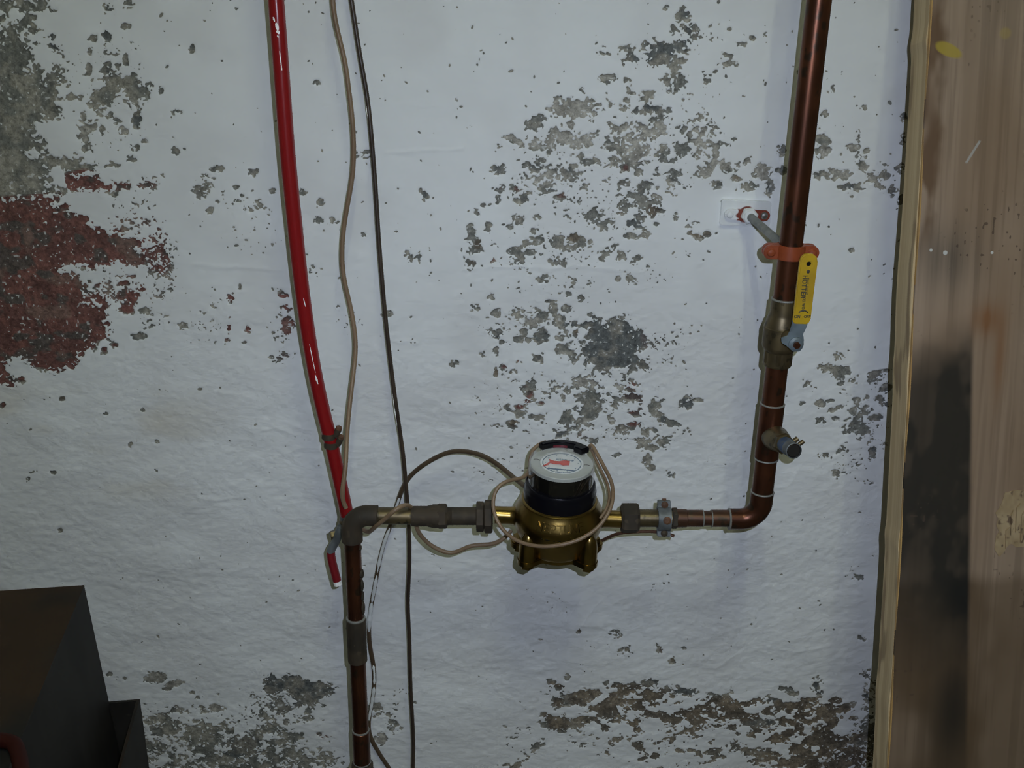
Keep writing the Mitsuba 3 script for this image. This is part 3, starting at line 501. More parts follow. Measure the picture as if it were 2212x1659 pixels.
def wall_color(p, n, uv):
    e = lookup(p.x, p.z) + 0.035 * (n2(p.x * 900 + 3.7 * 2.0, p.z * 900) - 0.5)
    bare = mikit.smoothstep(-0.012, 0.020, e)
    m1 = f2(p.x * 60, p.z * 60, 5.0, 3)
    m2 = f2(p.x * 230 + 7, p.z * 230, 1.0, 3)
    m3 = f2(p.x * 14, p.z * 14, 9.0, 2)
    g, k, t, r, b = hue_at(p.x, p.z)
    base = mikit.mix((0.285, 0.275, 0.235), (0.165, 0.170, 0.155), mikit.smoothstep(0.35, 0.65, m1))
    base = mikit.mix(base, mikit.mix((0.105, 0.115, 0.115), (0.22, 0.212, 0.185), mikit.smoothstep(0.40, 0.66, m1)), mikit.smoothstep(0.3, 0.8, k))
    base = mikit.mix(base, mikit.mix((0.37, 0.36, 0.32), (0.26, 0.25, 0.22), mikit.smoothstep(0.40, 0.7, m1)), mikit.smoothstep(0.35, 0.8, t))
    base = mikit.mix(base, mikit.mix((0.185, 0.148, 0.104), (0.100, 0.080, 0.060), mikit.smoothstep(0.35, 0.65, m1)), 0.85 * mikit.smoothstep(0.35, 0.8, b))
    redc = mikit.mix((0.178, 0.080, 0.068), (0.130, 0.061, 0.054), mikit.smoothstep(0.35, 0.65, m1))
    redc = mikit.mix(redc, (0.080, 0.076, 0.070), 0.85 * mikit.smoothstep(0.54, 0.68, f2(p.x * 42 + 3, p.z * 60, 4.0, 3)))
    redc = mikit.mix(redc, (0.19, 0.12, 0.10), 0.8 * mikit.smoothstep(0.60, 0.72, f2(p.x * 30 + 13, p.z * 34, 8.0, 3)))
    base = mikit.mix(base, redc, mikit.smoothstep(0.35, 0.75, r))
    m4 = n2(p.x * 760 + 3.7 * 11.0, p.z * 760)
    base = base * dr.clip(0.30 + 1.0 * m2 + 0.42 * m4, 0.3, 1.6)
    flake = mikit.smoothstep(0.80, 0.84, n2(p.x * 330 + 3.7 * 6.0, p.z * 330)) * mikit.smoothstep(0.5, 0.6, m2)
    base = mikit.mix(base, (0.55, 0.56, 0.55), 0.8 * flake)
    paint = mikit.mix((0.735, 0.765, 0.775), (0.690, 0.712, 0.720), mikit.smoothstep(0.3, 0.75, m3))
    stain = mikit.smoothstep(0.45, 0.75, f2(p.x * 9 + 40, p.z * 16, 3.0, 3)) * mikit.smoothstep(-0.35, -0.55, p.x) * mikit.smoothstep(0.75, 0.82, p.z) * mikit.smoothstep(0.97, 0.90, p.z)
    paint = mikit.mix(paint, (0.60, 0.57, 0.49), 0.7 * stain)
    thin = mikit.smoothstep(-0.10, 0.0, e) * 0.10
    paint = mikit.mix(paint, (0.45, 0.44, 0.42), thin)
    return mikit.mix(paint, base, bare)


def wall_bump(p, n, uv):
    e = lookup(uv.x, uv.y)
    bare = mikit.smoothstep(-0.03, 0.05, e)
    lowz = mikit.smoothstep(1.25, 0.85, uv.y)
    grain = (0.00022 + 0.00030 * lowz) * f2(uv.x * 300, uv.y * 360, 1.0, 3) + (0.00020 + 0.00040 * lowz) * f2(uv.x * 80, uv.y * 170, 7.0, 2)
    grit = 0.0012 * f2(uv.x * 330, uv.y * 330, 3.0, 3)
    return grain * (1 - bare) + (grit - 0.0009) * bare


scene['mat_painted_plaster'] = {'type': 'twosided', 'bsdf': {'type': 'bumpmap', 'arbitrary': mikit.proc(wall_bump, eps=6e-4), 'scale': 1.0,
                            'bsdf': {'type': 'principled', 'base_color': mikit.proc(wall_color), 'roughness': 0.62, 'specular': 0.35}}}
tag(obj('wall_back', wall_mesh, 'painted_plaster', smooth=True, uv=wall_uv), 'white painted cellar wall with flaking paint over grey and red plaster', kind='structure')

principled('room_paint', (0.30, 0.30, 0.28), 0.8)
principled('room_floor', mottled((0.20, 0.19, 0.17), (0.15, 0.145, 0.13), 6), 0.8)
for nm, lo, hi, m in (('floor', (RX0, RY0, -0.1), (RX1, 0, 0), 'room_floor'), ('ceiling', (RX0, RY0, RZ1), (RX1, 0, RZ1 + 0.1), 'room_paint'), ('wall_left', (RX0 - 0.1, RY0, 0), (RX0, 0, RZ1), 'room_paint'),
                      ('wall_right', (RX1, RY0, 0), (RX1 + 0.1, 0, RZ1), 'room_paint'), ('wall_front', (RX0, RY0 - 0.1, 0), (RX1, RY0, RZ1), 'room_paint')):
    tag(obj(nm, boxm(lo, hi), m, smooth=False), {'floor': 'grey concrete floor', 'ceiling': 'plain ceiling'}.get(nm, 'plain painted wall'), kind='structure')

# the twin-tube lamp under the ceiling
lamp = thing('fluorescent_lamp', 'twin tube fluorescent lamp fixed under the ceiling', 'lamp')
principled('lamp_enamel', (0.7, 0.7, 0.68), 0.4)
LY0, LY1, LZ = -2.00, -1.30, 2.80
obj('housing', boxm((0.03, LY0 - 0.03, LZ + 0.035), (0.29, LY1 + 0.03, RZ1)), 'lamp_enamel', lamp, smooth=False)
for lx in (0.075, 0.245):
    key = obj('tube', cyl((lx, LY0, LZ), (lx, LY1, LZ), 0.013, 16), 'lamp_enamel', lamp)
    scene[key]['emitter'] = {'type': 'area', 'radiance': {'type': 'rgb', 'value': TUBE_RADIANCE}}

# ------------------------------------------------------------------ the wooden board leaning at the right
b_top, b_bot = at(1975, 0, -0.12), at(1885, 1659, -0.306)
e_up = (b_top - b_bot) / np.linalg.norm(b_top - b_bot)
e_right = np.array([1.0, 0, 0]); e_right -= e_up * np.dot(e_right, e_up); e_right /= np.linalg.norm(e_right)
e_out = np.cross(e_right, e_up); e_out = e_out if e_out[1] < 0 else -e_out
k0 = b_bot - e_up * (b_bot[2] / e_up[2]) + e_up * 0.004           # where the edge meets the floor
HB = (0 - k0[1]) / e_up[1] - 0.012 if e_up[1] > 0 else 2.0
WB, TB = 0.72, 0.047
board = thing('wooden_board', 'big brown veneered wooden board with a black paint smear leaning on the wall', 'board')


def on_board(x, y):
    """u along the board's width from its left edge, v up its length, of the point of its face seen at pixel x, y."""
    o = k0 + e_out * (TB + 0.005)
    d = ray(x, y)
    t = np.dot(o - EYE, e_out) / np.dot(d, e_out)
    q = EYE + d * t - o
    return np.dot(q, e_right), np.dot(q, e_up)


def left_edge(v):
    r = 0.0003 * math.sin(v * 9.1) + 0.0002 * math.sin(v * 23 + 1)
    for px, py, h, w in ((1968, 84, 0.0018, 0.010), (1938, 640, 0.0022, 0.07), (1905, 815, 0.0014, 0.02), (1898, 1180, 0.0014, 0.012), (1893, 1530, 0.0014, 0.02)):
        vv = on_board(px + 40, py)[1]
        r -= h * math.exp(-((v - vv) / w) ** 2)
    return r


vs = np.linspace(0, HB, 500)
outline = Polygon([(left_edge(v), v) for v in vs] + [(WB, HB), (WB, 0)])
obj('core', plate(outline, TB, k0, e_right, e_up) if np.dot(np.cross(e_right, e_up), e_out) > 0 else plate(outline, -TB, k0, e_right, e_up), 'board_edge', board, smooth=False)
vs2 = np.linspace(0, HB, 200)
sheet = Polygon([(0.001 + 0.0008 * math.sin(v * 31), v) for v in vs2] + [(WB, HB), (WB, 0)])
tag(obj('veneer_sheet', plate(sheet, 0.0036, k0 + e_out * (TB + 0.0012), e_right, e_up), 'board_face', board, smooth=False), 'veneer facing with black paint and stains')
strip = Polygon([(0.0003, 0), (0.0045, 0), (0.0045, HB), (0.0003, HB)])
tag(obj('glue_edge', plate(strip, 0.0045, k0 + e_out * TB, e_right, e_up), 'board_lip', board, smooth=False), 'thin yellowish edge of the veneer')

bo, br, bu = k0 + e_out * (TB + 0.005), [float(q) for q in e_right], [float(q) for q in e_up]
bof, eof = [float(q) for q in bo], [float(q) for q in e_out]


def board_uv(p):
    q = [p.x - bof[0], p.y - bof[1], p.z - bof[2]]
    return q[0] * br[0] + q[1] * br[1] + q[2] * br[2], q[0] * bu[0] + q[1] * bu[1] + q[2] * bu[2]


S = {k: tuple(float(q) for q in on_board(*v)) for k, v in dict(tl=(1968, 690), tr=(2102, 700), br=(2090, 1500), bl=(1940, 1360), mid=(2080, 1560), yel=(2050, 108), rust=(2125, 690), rust2=(2160, 760), tear=(2190, 1130), scr=(2102, 328),
                                        lower_dark=(2140, 1245), dot=(2042, 546), sm=(2040, 548), yel2=(2172, 72)).items()}


def wood_face(p, n, uv):
    u, v = board_uv(p)
    g1 = f2(u * 75 + 1.5 * f2(u * 5, v * 2.5, 1.0, 2), v * 1.6, 3.0, 4)
    g2 = f2(u * 190, v * 6, 1.0, 3)
    big = f2(u * 9, v * 3.5, 5.0, 3)
    c = mikit.mix((0.315, 0.235, 0.175), (0.262, 0.193, 0.142), mikit.smoothstep(0.28, 0.72, g1))
    c = mikit.mix(c, (0.125, 0.090, 0.066), 0.40 * mikit.smoothstep(0.50, 0.75, g2))
    c = mikit.mix(c, (0.17, 0.105, 0.06), 0.5 * mikit.smoothstep(0.4, 0.7, big))
    wob = 0.010 * (f2(u * 30, v * 30, 2.0, 3) - 0.5)
    # worn dark line along the left edge, as the glue shows through
    edge = mikit.smoothstep(0.024, 0.010, u + 2.2 * wob) * mikit.smoothstep(0.40, 0.62, f2(u * 40, v * 14, 7.0, 3)) * mikit.smoothstep(S['sm'][1] - 0.02, S['sm'][1] + 0.05, v)
    c = mikit.mix(c, (0.10, 0.055, 0.03), 0.85 * edge)
    # sprayed black band: straight on its right, soft above and to the lower left
    ub = S['tr'][0] + (v - S['tr'][1]) * ((S['br'][0] - S['tr'][0]) / (S['br'][1] - S['tr'][1]))
    right = mikit.smoothstep(0.0035, -0.0035, u - ub)
    top = mikit.smoothstep(S['tr'][1] + 0.020, S['tr'][1] - 0.045, v + 0.42 * (ub - u) + 2 * wob)
    lo = mikit.smoothstep(S['bl'][1] - 0.10, S['bl'][1] + 0.13, v + 1.0 * (u - ub) + 0.08)
    spot = dr.exp(-(dr.square((u - S['mid'][0] + 0.012) / 0.030) + dr.square((v - S['mid'][1] - 0.015) / 0.085)))
    lower_dark = mikit.smoothstep(0.012, -0.012, v - S['lower_dark'][1] + 0.03 * (f2(u * 12, 1.0, 4.0, 2) - 0.5))  # face turns darker brown below a wavering line
    c = mikit.mix(c, (0.080, 0.050, 0.027), lower_dark * (0.55 + 0.35 * mikit.smoothstep(0.3, 0.7, f2(u * 16, v * 9, 6.0, 3))))
    black = right * dr.maximum(top * lo * (0.86 + 0.14 * mikit.smoothstep(0.35, 0.6, f2(u * 40, v * 25, 4.0, 3))), 0.80 * spot)
    c = mikit.mix(c, mikit.mix((0.006, 0.0075, 0.008), (0.017, 0.0155, 0.013), mikit.smoothstep(0.4, 0.7, big)), dr.clip(black, 0, 0.97))
    sm = dr.exp(-(dr.square((u - S['sm'][0]) / 0.035) + dr.square((v - S['sm'][1] + 0.005) / 0.035)))
    c = mikit.mix(c, (0.05, 0.045, 0.04), 0.55 * sm * (0.5 + g2))
    y1 = mikit.smoothstep(1.0, 0.7, dr.sqrt(dr.square((u - S['yel'][0]) / 0.016) + dr.square((v - S['yel'][1] + 0.35 * (u - S['yel'][0])) / 0.0085)) + 40 * wob)
    y2 = 0.4 * mikit.smoothstep(1.0, 0.5, dr.sqrt(dr.square((u - S['yel2'][0]) / 0.008) + dr.square((v - S['yel2'][1]) / 0.008)) + 6 * wob)
    c = mikit.mix(c, (0.36, 0.27, 0.045), 0.85 * dr.maximum(y1, y2))
    ru = dr.exp(-(dr.square((u - S['rust'][0] - 0.004) / 0.016) + dr.square((v - S['rust'][1]) / 0.018))) + 0.7 * dr.exp(-(dr.square((u - S['rust2'][0]) / 0.006) + dr.square((v - S['rust2'][1]) / 0.05)))
    c = mikit.mix(c, (0.19, 0.085, 0.035), dr.clip(ru * (0.4 + 0.9 * g2), 0, 0.85))
    s = (u - S['scr'][0]) * 0.86 - (v - S['scr'][1]) * 0.5
    w = (u - S['scr'][0]) * 0.5 + (v - S['scr'][1]) * 0.86
    scr = mikit.smoothstep(0.0018, 0.0008, dr.abs(s)) * mikit.smoothstep(0.015, 0.012, dr.abs(w))
    c = mikit.mix(c, (0.40, 0.40, 0.39), 0.7 * scr)
    for (dx, dy, r) in ((0.0, 0.0, 0.003), (-0.016, 0.003, 0.0022), (0.052, 0.0, 0.002)):
        d = dr.sqrt(dr.square(u - S['dot'][0] - dx) + dr.square(v - S['dot'][1] - dy))
        c = mikit.mix(c, (0.5, 0.5, 0.48), mikit.smoothstep(r, 0.6 * r, d))
    specks = mikit.smoothstep(0.86, 0.90, n2(u * 260 + 3.7 * 2.0, v * 200)) * mikit.smoothstep(0.55, 0.65, f2(u * 14, v * 10, 3.0, 2))
    c = mikit.mix(c, (0.06, 0.04, 0.03), 0.7 * specks)
    return c


def wood_edge(p, n, uv):
    u, v = board_uv(p)
    w = (p.x - bof[0]) * eof[0] + (p.y - bof[1]) * eof[1] + (p.z - bof[2]) * eof[2]
    g = f2(w * 160 + 2 * n2(v * 3, 0.5), v * 2.2, 3.0, 3)
    c = mikit.mix((0.50, 0.390, 0.230), (0.40, 0.300, 0.170), mikit.smoothstep(0.3, 0.7, g))
    d = mikit.smoothstep(0.60, 0.72, f2(w * 60, v * 12, 9.0, 3))
    return mikit.mix(c, (0.15, 0.10, 0.06), 0.6 * d)


principled('board_face', mikit.proc(wood_face), 0.75, specular=0.2)
principled('board_edge', mikit.proc(wood_edge), 0.7, specular=0.2)
principled('board_lip', mottled((0.46, 0.29, 0.10), (0.34, 0.20, 0.07), 40), 0.6)
# where the veneer has torn away and the pale inner ply shows
tear_px = [(2212, 1062), (2195, 1060), (2172, 1066), (2166, 1085), (2160, 1098), (2152, 1108), (2158, 1120), (2154, 1135), (2160, 1148), (2153, 1160), (2150, 1186), (2158, 1200), (2168, 1190), (2174, 1178), (2184, 1172), (2195, 1180), (2230, 1178), (2235, 1062)]
tear = Polygon([on_board(*q) for q in tear_px]).buffer(0.001)
principled('torn_ply', mottled((0.36, 0.275, 0.165), (0.26, 0.185, 0.10), 70, (0.12, 0.08, 0.05), 0.02), 0.8)
tag(obj('torn_patch', plate(tear, 0.0012, bo - e_out * 0.0004, e_right, e_up), 'torn_ply', board, smooth=False), 'pale torn patch of inner ply')
rg = np.random.default_rng(9)
for k in range(7):
    uu, vv = on_board(2172 + 5.5 * k, 1150 + rg.uniform(-55, 20))
    L = rg.uniform(0.02, 0.04)
    fib = Polygon([(uu, vv - L / 2), (uu + rg.uniform(0.002, 0.004), vv - L / 3), (uu + rg.uniform(0.001, 0.004), vv + L / 2), (uu - 0.001, vv + L / 3)])
    if fib.within(tear):
        obj('splinter', plate(fib, rg.uniform(0.0012, 0.003), bo + e_out * 0.0007, e_right, e_up), 'torn_ply', board, smooth=False)

# ------------------------------------------------------------------ the dark steel bin at the lower left
def steel(p, n, uv):
    a = mikit.fbm(p.x * 22, p.y * 22, p.z * 8, 4)
    c = mikit.mix((0.0155, 0.0145, 0.013), (0.0105, 0.0098, 0.009), mikit.smoothstep(0.35, 0.65, a))
    c = mikit.mix(c, (0.026, 0.0155, 0.009), mikit.smoothstep(0.46, 0.72, mikit.fbm(p.x * 9 + 4, p.y * 9, p.z * 9, 4)) * mikit.smoothstep(0.3, 0.9, n.z))
    return c


principled('dark_steel', mikit.proc(steel), 0.6, 0.0, specular=0.15)
P0 = at(182, 1264, -0.25)
zt = P0[2]


def at_z(x, y, z):
    d = ray(x, y)
    return EYE + d * ((z - EYE[2]) / d[2])


Pf = at_z(35, 1620, zt); Pl = at_z(0, 1273, zt)
e_f = (Pf - P0) / np.linalg.norm(Pf - P0); e_l = np.array([e_f[1], -e_f[0], 0.0])
if e_l[0] > 0: e_l = -e_l
bin_ = thing('steel_bin', 'dark rusty steel bin with a flat top in the lower left corner', 'bin')
WB_, DB_, HH = 0.42, 0.46, zt - 0.004
flare = 0.050
A, B, C, D = P0, P0 + e_f * DB_, P0 + e_f * DB_ + e_l * WB_, P0 + e_l * WB_
dn = np.array([0, 0, -HH])
obj('body', hexa([A + dn - e_l * flare * HH, B + dn - e_l * flare * HH, C + dn, D + dn, A - [0, 0, 0.004], B - [0, 0, 0.004], C - [0, 0, 0.004], D - [0, 0, 0.004]]), 'dark_steel', bin_, smooth=False)
obj('lid', hexa([q - np.array([0, 0, 0.004]) for q in (A, B, C, D)] + [A, B, C, D]), 'dark_steel', bin_, smooth=False)
# an open steel pocket riveted to its right side
Q0 = at(302, 1510, -0.235)
zc = Q0[2]


def wall_piece(s0, s1, zl, zh, f0, f1):
    o = Q0 - [0, 0, Q0[2]]
    c = [o - e_l * s + e_f * f for s, f in ((s0, f0), (s1, f0), (s1, f1), (s0, f1))]
    return hexa([q + [0, 0, zl] for q in c] + [q + [0, 0, zh] for q in c])


inner = -(np.dot(Q0 - P0, -e_l) - flare * (zt - zc)) - 0.010
ZP = zc - 0.26
obj('pocket_plate', wall_piece(-0.004, 0.0, ZP, zc, 0.0, 0.30), 'dark_steel', bin_, smooth=False)
obj('pocket_plate', wall_piece(inner, -0.004, ZP, zc, 0.0, 0.004), 'dark_steel', bin_, smooth=False)
obj('pocket_plate', wall_piece(inner, -0.004, ZP, ZP + 0.004, 0.004, 0.30), 'dark_steel', bin_, smooth=False)
obj('pocket_plate', wall_piece(inner, -0.004, ZP + 0.004, zc - 0.03, 0.296, 0.30), 'dark_steel', bin_, smooth=False)
rim_pts = [at_z(x, y, zt + 0.008) for x, y in ((-30, 1600), (10, 1600), (28, 1606), (38, 1622), (46, 1660), (52, 1690))]
tag(obj('handle', sweep(spline(rim_pts, 40), 0.0075, 12), 'dark_red', bin_), 'dark red bent handle on the lid')

# ------------------------------------------------------------------ copper pipes
PY = -0.19
RING = 'solder'


def pipe_ring(parent, x, y, r_px, axis, width_px=2.2, Y=PY):
    c = at(x, y, Y); s = mpp(x, y, Y)
    a = np.asarray(axis, float); a /= np.linalg.norm(a)
    w = width_px * s
    m = lathe([(r_px * s * 0.9, -w), (r_px * s * 1.0, -w * 0.8), (r_px * s * 1.03, 0), (r_px * s * 0.99, w * 0.8), (r_px * s * 0.9, w)], c, a, 36)
    return obj('solder_ring', m, RING, parent)


# right riser: from the top of the picture down to the elbow, then left to the meter
riser = thing('copper_pipe', 'tall copper riser pipe on the right with a soldered elbow at its foot', 'pipe')
axis_px = [(1769.5, 0), (1727, 420), (1712, 560), (1690, 725), (1672, 830), (1657, 980), (1646, 1065)]
AX = lambda y: float(np.interp(y, [p[1] for p in axis_px], [p[0] for p in axis_px]))
top_pt, low_pt = at(1769.5, 0, PY), at(1646.5, 1065, PY)
dv = (low_pt - top_pt) / np.linalg.norm(low_pt - top_pt)


def on_riser(y):
    """The riser's axis at picture height y."""
    n = np.cross(ray(0, y), ray(2212, y))
    return top_pt + dv * (np.dot(EYE - top_pt, n) / np.dot(dv, n))


def px_of(p):
    d = np.asarray(p) - EYE
    base = np.array([d[0], np.dot(d, [0, -sP, -cP]), np.dot(d, [0, cP, -sP])])
    dx, dy = base[0] / base[2], base[1] / base[2]
    return 1106 + F * (dx * math.cos(ROLL) - dy * math.sin(ROLL)), 829.5 + F * (dx * math.sin(ROLL) + dy * math.cos(ROLL))


RP = 0.0133


def rpx(y):
    q = on_riser(y)
    return np.dot(q - EYE, [0, cP, -sP]) / F


def riser_ring(parent, y, r):
    c = on_riser(y)
    w = 2.0 * rpx(y)
    return obj('solder_ring', lathe([(r * 0.92, -w), (r, -w * 0.7), (r * 1.03, 0), (r, w * 0.7), (r * 0.92, w)], c, dv, 36), RING, parent)


obj('upper_pipe', cyl(top_pt - dv * ((top_pt[2] - RZ1 + 0.002) / dv[2]), on_riser(648), RP), 'copper', riser)
obj('middle_pipe', cyl(on_riser(786), on_riser(876), RP), 'copper', riser)
obj('lower_pipe', cyl(on_riser(985), on_riser(1062), RP), 'copper', riser)
rt = RP * 1.10
obj('tee', cat_(cyl(on_riser(873), on_riser(988), rt, bevel=0.0008)), 'copper', riser)
riser_ring(riser, 872, rt); riser_ring(riser, 990, rt)
# elbow
hr = at(1575, 1121, PY)
corner = on_riser(1121)
arc = []
ev, eh = -dv, (hr - corner) / np.linalg.norm(hr - corner)
R = 0.024
for t in np.linspace(0, 1, 18):
    th = t * math.pi / 2
    arc.append(corner + ev * R + eh * R - ev * R * math.sin(th) - eh * R * math.cos(th))
start = on_riser(1062)
path = [start, start + (arc[0] - start) * 0.5] + arc + [arc[-1] + (hr - arc[-1]) * 0.5, hr]
rad = np.interp(np.arange(len(path)), [0, 2, 18, len(path) - 1], [0.0142, 0.0142, 0.0132, 0.0132])
obj('elbow', sweep(np.array(path), rad, 36), 'copper', riser)
riser_ring(riser, 1062, 0.0144)
pipe_ring(riser, 1575, 1121, 23.4, eh)
H = lambda x, y=None: at(x, 1119.5 if y is None else y, PY)
hx = lambda x0, x1, r0, r1=None, mat='old_copper', y=1119.5, par=riser, name='coupling': obj(name, lathe([(r0 * .94, 0), (r0, .0008), ((r1 or r0), np.linalg.norm(H(x1, y) - H(x0, y)) - .0008), ((r1 or r0) * .94, np.linalg.norm(H(x1, y) - H(x0, y)))], H(x0, y), H(x1, y) - H(x0, y), 36), mat, par)
M0 = mpp(1500, 1119, PY)
hx(1535, 1578, 18.5 * M0, name='coupling')
hx(1512, 1540, 16.3 * M0, name='stub_pipe')
hx(1482, 1518, 18.3 * M0, name='coupling')
hx(1452, 1484, 20.5 * M0, 19.5 * M0, 'old_copper', name='adapter')
obj('hex_collar', hexnut(H(1450), H(1463), 23.5 * M0), 'bronze', riser)
pipe_ring(riser, 1518, 1119.5, 18.4, eh, 1.6); pipe_ring(riser, 1537, 1120, 18.8, eh, 1.6)

# left riser
left = thing('copper_pipe', 'lower copper pipe on the left with a dark elbow leading to the meter', 'pipe')
lx0, lx1 = at(761, 1165, PY), at(783, 1659, PY)
dl = (lx1 - lx0) / np.linalg.norm(lx1 - lx0)


def on_left(y):
    n = np.cross(ray(0, y), ray(2212, y))
    return lx0 + dl * (np.dot(EYE - lx0, n) / np.dot(dl, n))


ML = mpp(765, 1250, PY)
foot = lx0 + dl * ((0.0015 - lx0[2]) / dl[2])
obj('pipe', cyl(on_left(1160), foot, 17.8 * ML), 'copper', left)
obj('coupling', cyl(on_left(1336), on_left(1428), 21.5 * ML, bevel=0.0012), 'bronze', left)
obj('coupling', cyl(on_left(1578), on_left(1646), 20.0 * ML, bevel=0.001), 'copper', left)
obj('coupling', cyl(on_left(1648), on_left(1740), 25 * ML, bevel=0.002), 'bronze', left)
for yy, rr in ((1335, 20.8), (1577, 19.6), (1645, 20.4)):
    c = on_left(yy); w = 2.6 * ML; r = rr * ML
    obj('solder_ring', lathe([(r * 0.9, -w), (r, -w * 0.7), (r * 1.03, 0), (r, w * 0.7), (r * 0.9, w)], c, dl, 36), RING, left)
hl = at(816, 1114, PY)
cornl = on_left(1114)
evl, ehl = dl, (hl - cornl) / np.linalg.norm(hl - cornl)
arc = []
R = 0.020
for t in np.linspace(0, 1, 18):
    th = t * math.pi / 2
    arc.append(cornl + evl * R + ehl * R - evl * R * math.sin(th) - ehl * R * math.cos(th))
s_ = on_left(1168)
path = [s_, s_ + (arc[0] - s_) * .5] + arc + [arc[-1] + (hl - arc[-1]) * .5, hl]
obj('elbow', sweep(np.array(path), 22.3 * ML, 36), 'bronze', left)
obj('cross_pipe', cyl(at(812, 1114, PY), at(893, 1114.5, PY), 18.2 * ML), 'old_brass', left)
HL = lambda x, y=1115: at(x, y, PY)
Ld = lambda a, b: np.linalg.norm(HL(b) - HL(a))
obj('adapter', lathe([(20.5 * ML, 0), (21.5 * ML, .001), (21.5 * ML, Ld(889, 922)), (25 * ML, Ld(889, 936)), (25 * ML, Ld(889, 950))], HL(889), HL(950) - HL(889), 36), 'bronze', left)
obj('hex_collar', hexnut(HL(945), HL(966), 27 * ML), 'bronze', left)
nip = [(18.5 * ML, 0)]
for k in range(7):
    nip += [(18.6 * ML, .0005 + k * .0011), (19.3 * ML, .001 + k * .0011)]
nip += [(18.8 * ML, .0095), (18.8 * ML, Ld(964, 1032))]
obj('threaded_nipple', lathe(nip, HL(964), HL(1032) - HL(964), 36), 'bronze', left)
# the ragged bead of old solder and tape down the right side of the pipe
rg = np.random.default_rng(3)
for y0, y1, w in ((1178, 1186, 3), (1228, 1246, 5), (1250, 1275, 4), (1276, 1296, 3.5), (1296, 1325, 4.5)):
    yy = (y0 + y1) / 2
    q = on_left(yy) + np.array([(16.2 + 0.25 * w) * ML, -0.002, 0])
    m = trimesh.creation.icosphere(subdivisions=3, radius=1.0)
    m.vertices *= (1 + 0.5 * (meshkit.fbm(m.vertices * 1.7 + y0, 3) - 0.5))[:, None]
    m.vertices *= [w * 1.05 * ML, 0.005, (y1 - y0) * 0.60 * ML]
    m.apply_translation(q)
    obj('solder_bead', m, 'bronze', left)

# ------------------------------------------------------------------ water meter
meter = thing('water_meter', 'brass water meter with a black ringed glass register between the pipes', 'water meter')
MC = at(1206, 1117, PY)
tilt = math.radians(5.0); lean = math.radians(1.6)
m_up = np.array([math.sin(lean), -math.sin(tilt), math.cos(tilt)]); m_up /= np.linalg.norm(m_up)
m_x = np.array([1.0, 0, 0]) - m_up * m_up[0]; m_x /= np.linalg.norm(m_x)
m_y = np.cross(m_up, m_x)          # away from the camera
mm = 0.001


def ml(x, y, h):
    return MC + m_x * x * mm + m_y * y * mm + m_up * h * mm


def mlathe(prof, sides=64, c=(0, 0)):
    return lathe([(r * mm, h * mm) for r, h in prof], ml(c[0], c[1], 0), m_up, sides)


bowl = mlathe([(30, -40), (43, -39), (46, -36), (48, -30), (50, -23), (53, -15), (55.2, -7), (56.4, 0), (56.8, 4), (56, 9), (54.5, 13), (52, 18), (49.5, 23), (47.8, 26), (47.5, 28), (45, 30), (40, 31)], 96)
spud = []
for s in (-1, 1):
    base = ml(s * 38, 0, 0)
    spud.append(lathe([(19 * mm, 0), (18 * mm, 8 * mm), (14 * mm, 15 * mm), (11.6 * mm, 19 * mm), (11.2 * mm, 24 * mm), (11.2 * mm, 42 * mm)], base, m_x * s, 40))
fl = unary_union([Polygon(unary_union([Point(lx * mm, ly * mm).buffer(12.0 * mm), Point(lx * .45 * mm, ly * .45 * mm).buffer(16 * mm)]).convex_hull) for lx, ly in ((-38, -37), (38, -37), (-47, 2), (47, 2), (-38, 37), (38, 37))] + [Point(0, 0).buffer(41 * mm)])
fl = fl.buffer(-4 * mm).buffer(4 * mm).buffer(5 * mm).buffer(-5 * mm)
flange = plate(fl, 9 * mm, ml(0, 0, -46), m_x, m_y, 1.5 * mm)
boss = []
for lx, ly in ((-37, -36), (37, -36), (-37, 36), (37, 36)):
    boss.append(lathe([(11.5 * mm, 0), (11 * mm, 20 * mm), (9 * mm, 32 * mm), (4 * mm, 38 * mm), (0.5 * mm, 40 * mm)], ml(lx * 1.02, ly * 1.02, -40), m_up + 0.0 * m_x, 28))
obj('body', cat_(bowl, *spud, *boss), 'meter_brass', meter)
obj('flange', flange, 'meter_brass', meter, smooth=25)
for lx, ly in ((-38, -37), (38, -37), (-47, 2), (47, 2)):
    obj('bolt', hexnut(ml(lx, ly, -52), ml(lx, ly, -46), 8.5 * mm), 'meter_brass', meter, smooth=False)
    if ly == 2:
        obj('bolt', hexnut(ml(lx, ly, -37.2), ml(lx, ly, -30), 8.5 * mm), 'meter_brass', meter, smooth=False)


def curved_text(text, height, radius, h, depth, spacing, slope=0.0, lift=0.0, start_angle=None):
    """Raised lettering around the bowl's front, each letter a piece standing on the slope."""
    out = []
    n = len(text)
    for k, ch in enumerate(text):
        if ch == ' ': continue
        ang = (k - (n - 1) / 2) * spacing
        g = meshkit.text_mesh(ch, height, depth, bold=True)
        g.apply_translation([-(g.bounds[0][0] + g.bounds[1][0]) / 2, 0, 0])
        out_d = m_x * math.sin(ang) - m_y * math.cos(ang)
        tang = m_x * math.cos(ang) + m_y * math.sin(ang)
        upd = m_up * math.cos(slope) - out_d * math.sin(slope)
        nor = np.cross(tang, upd)
        M = np.eye(4); M[:3, 0], M[:3, 1], M[:3, 2] = tang, upd, nor
        M[:3, 3] = ml(0, 0, h) + out_d * radius + nor * lift
        g.apply_transform(M); out.append(g)
    return cat_(*out)


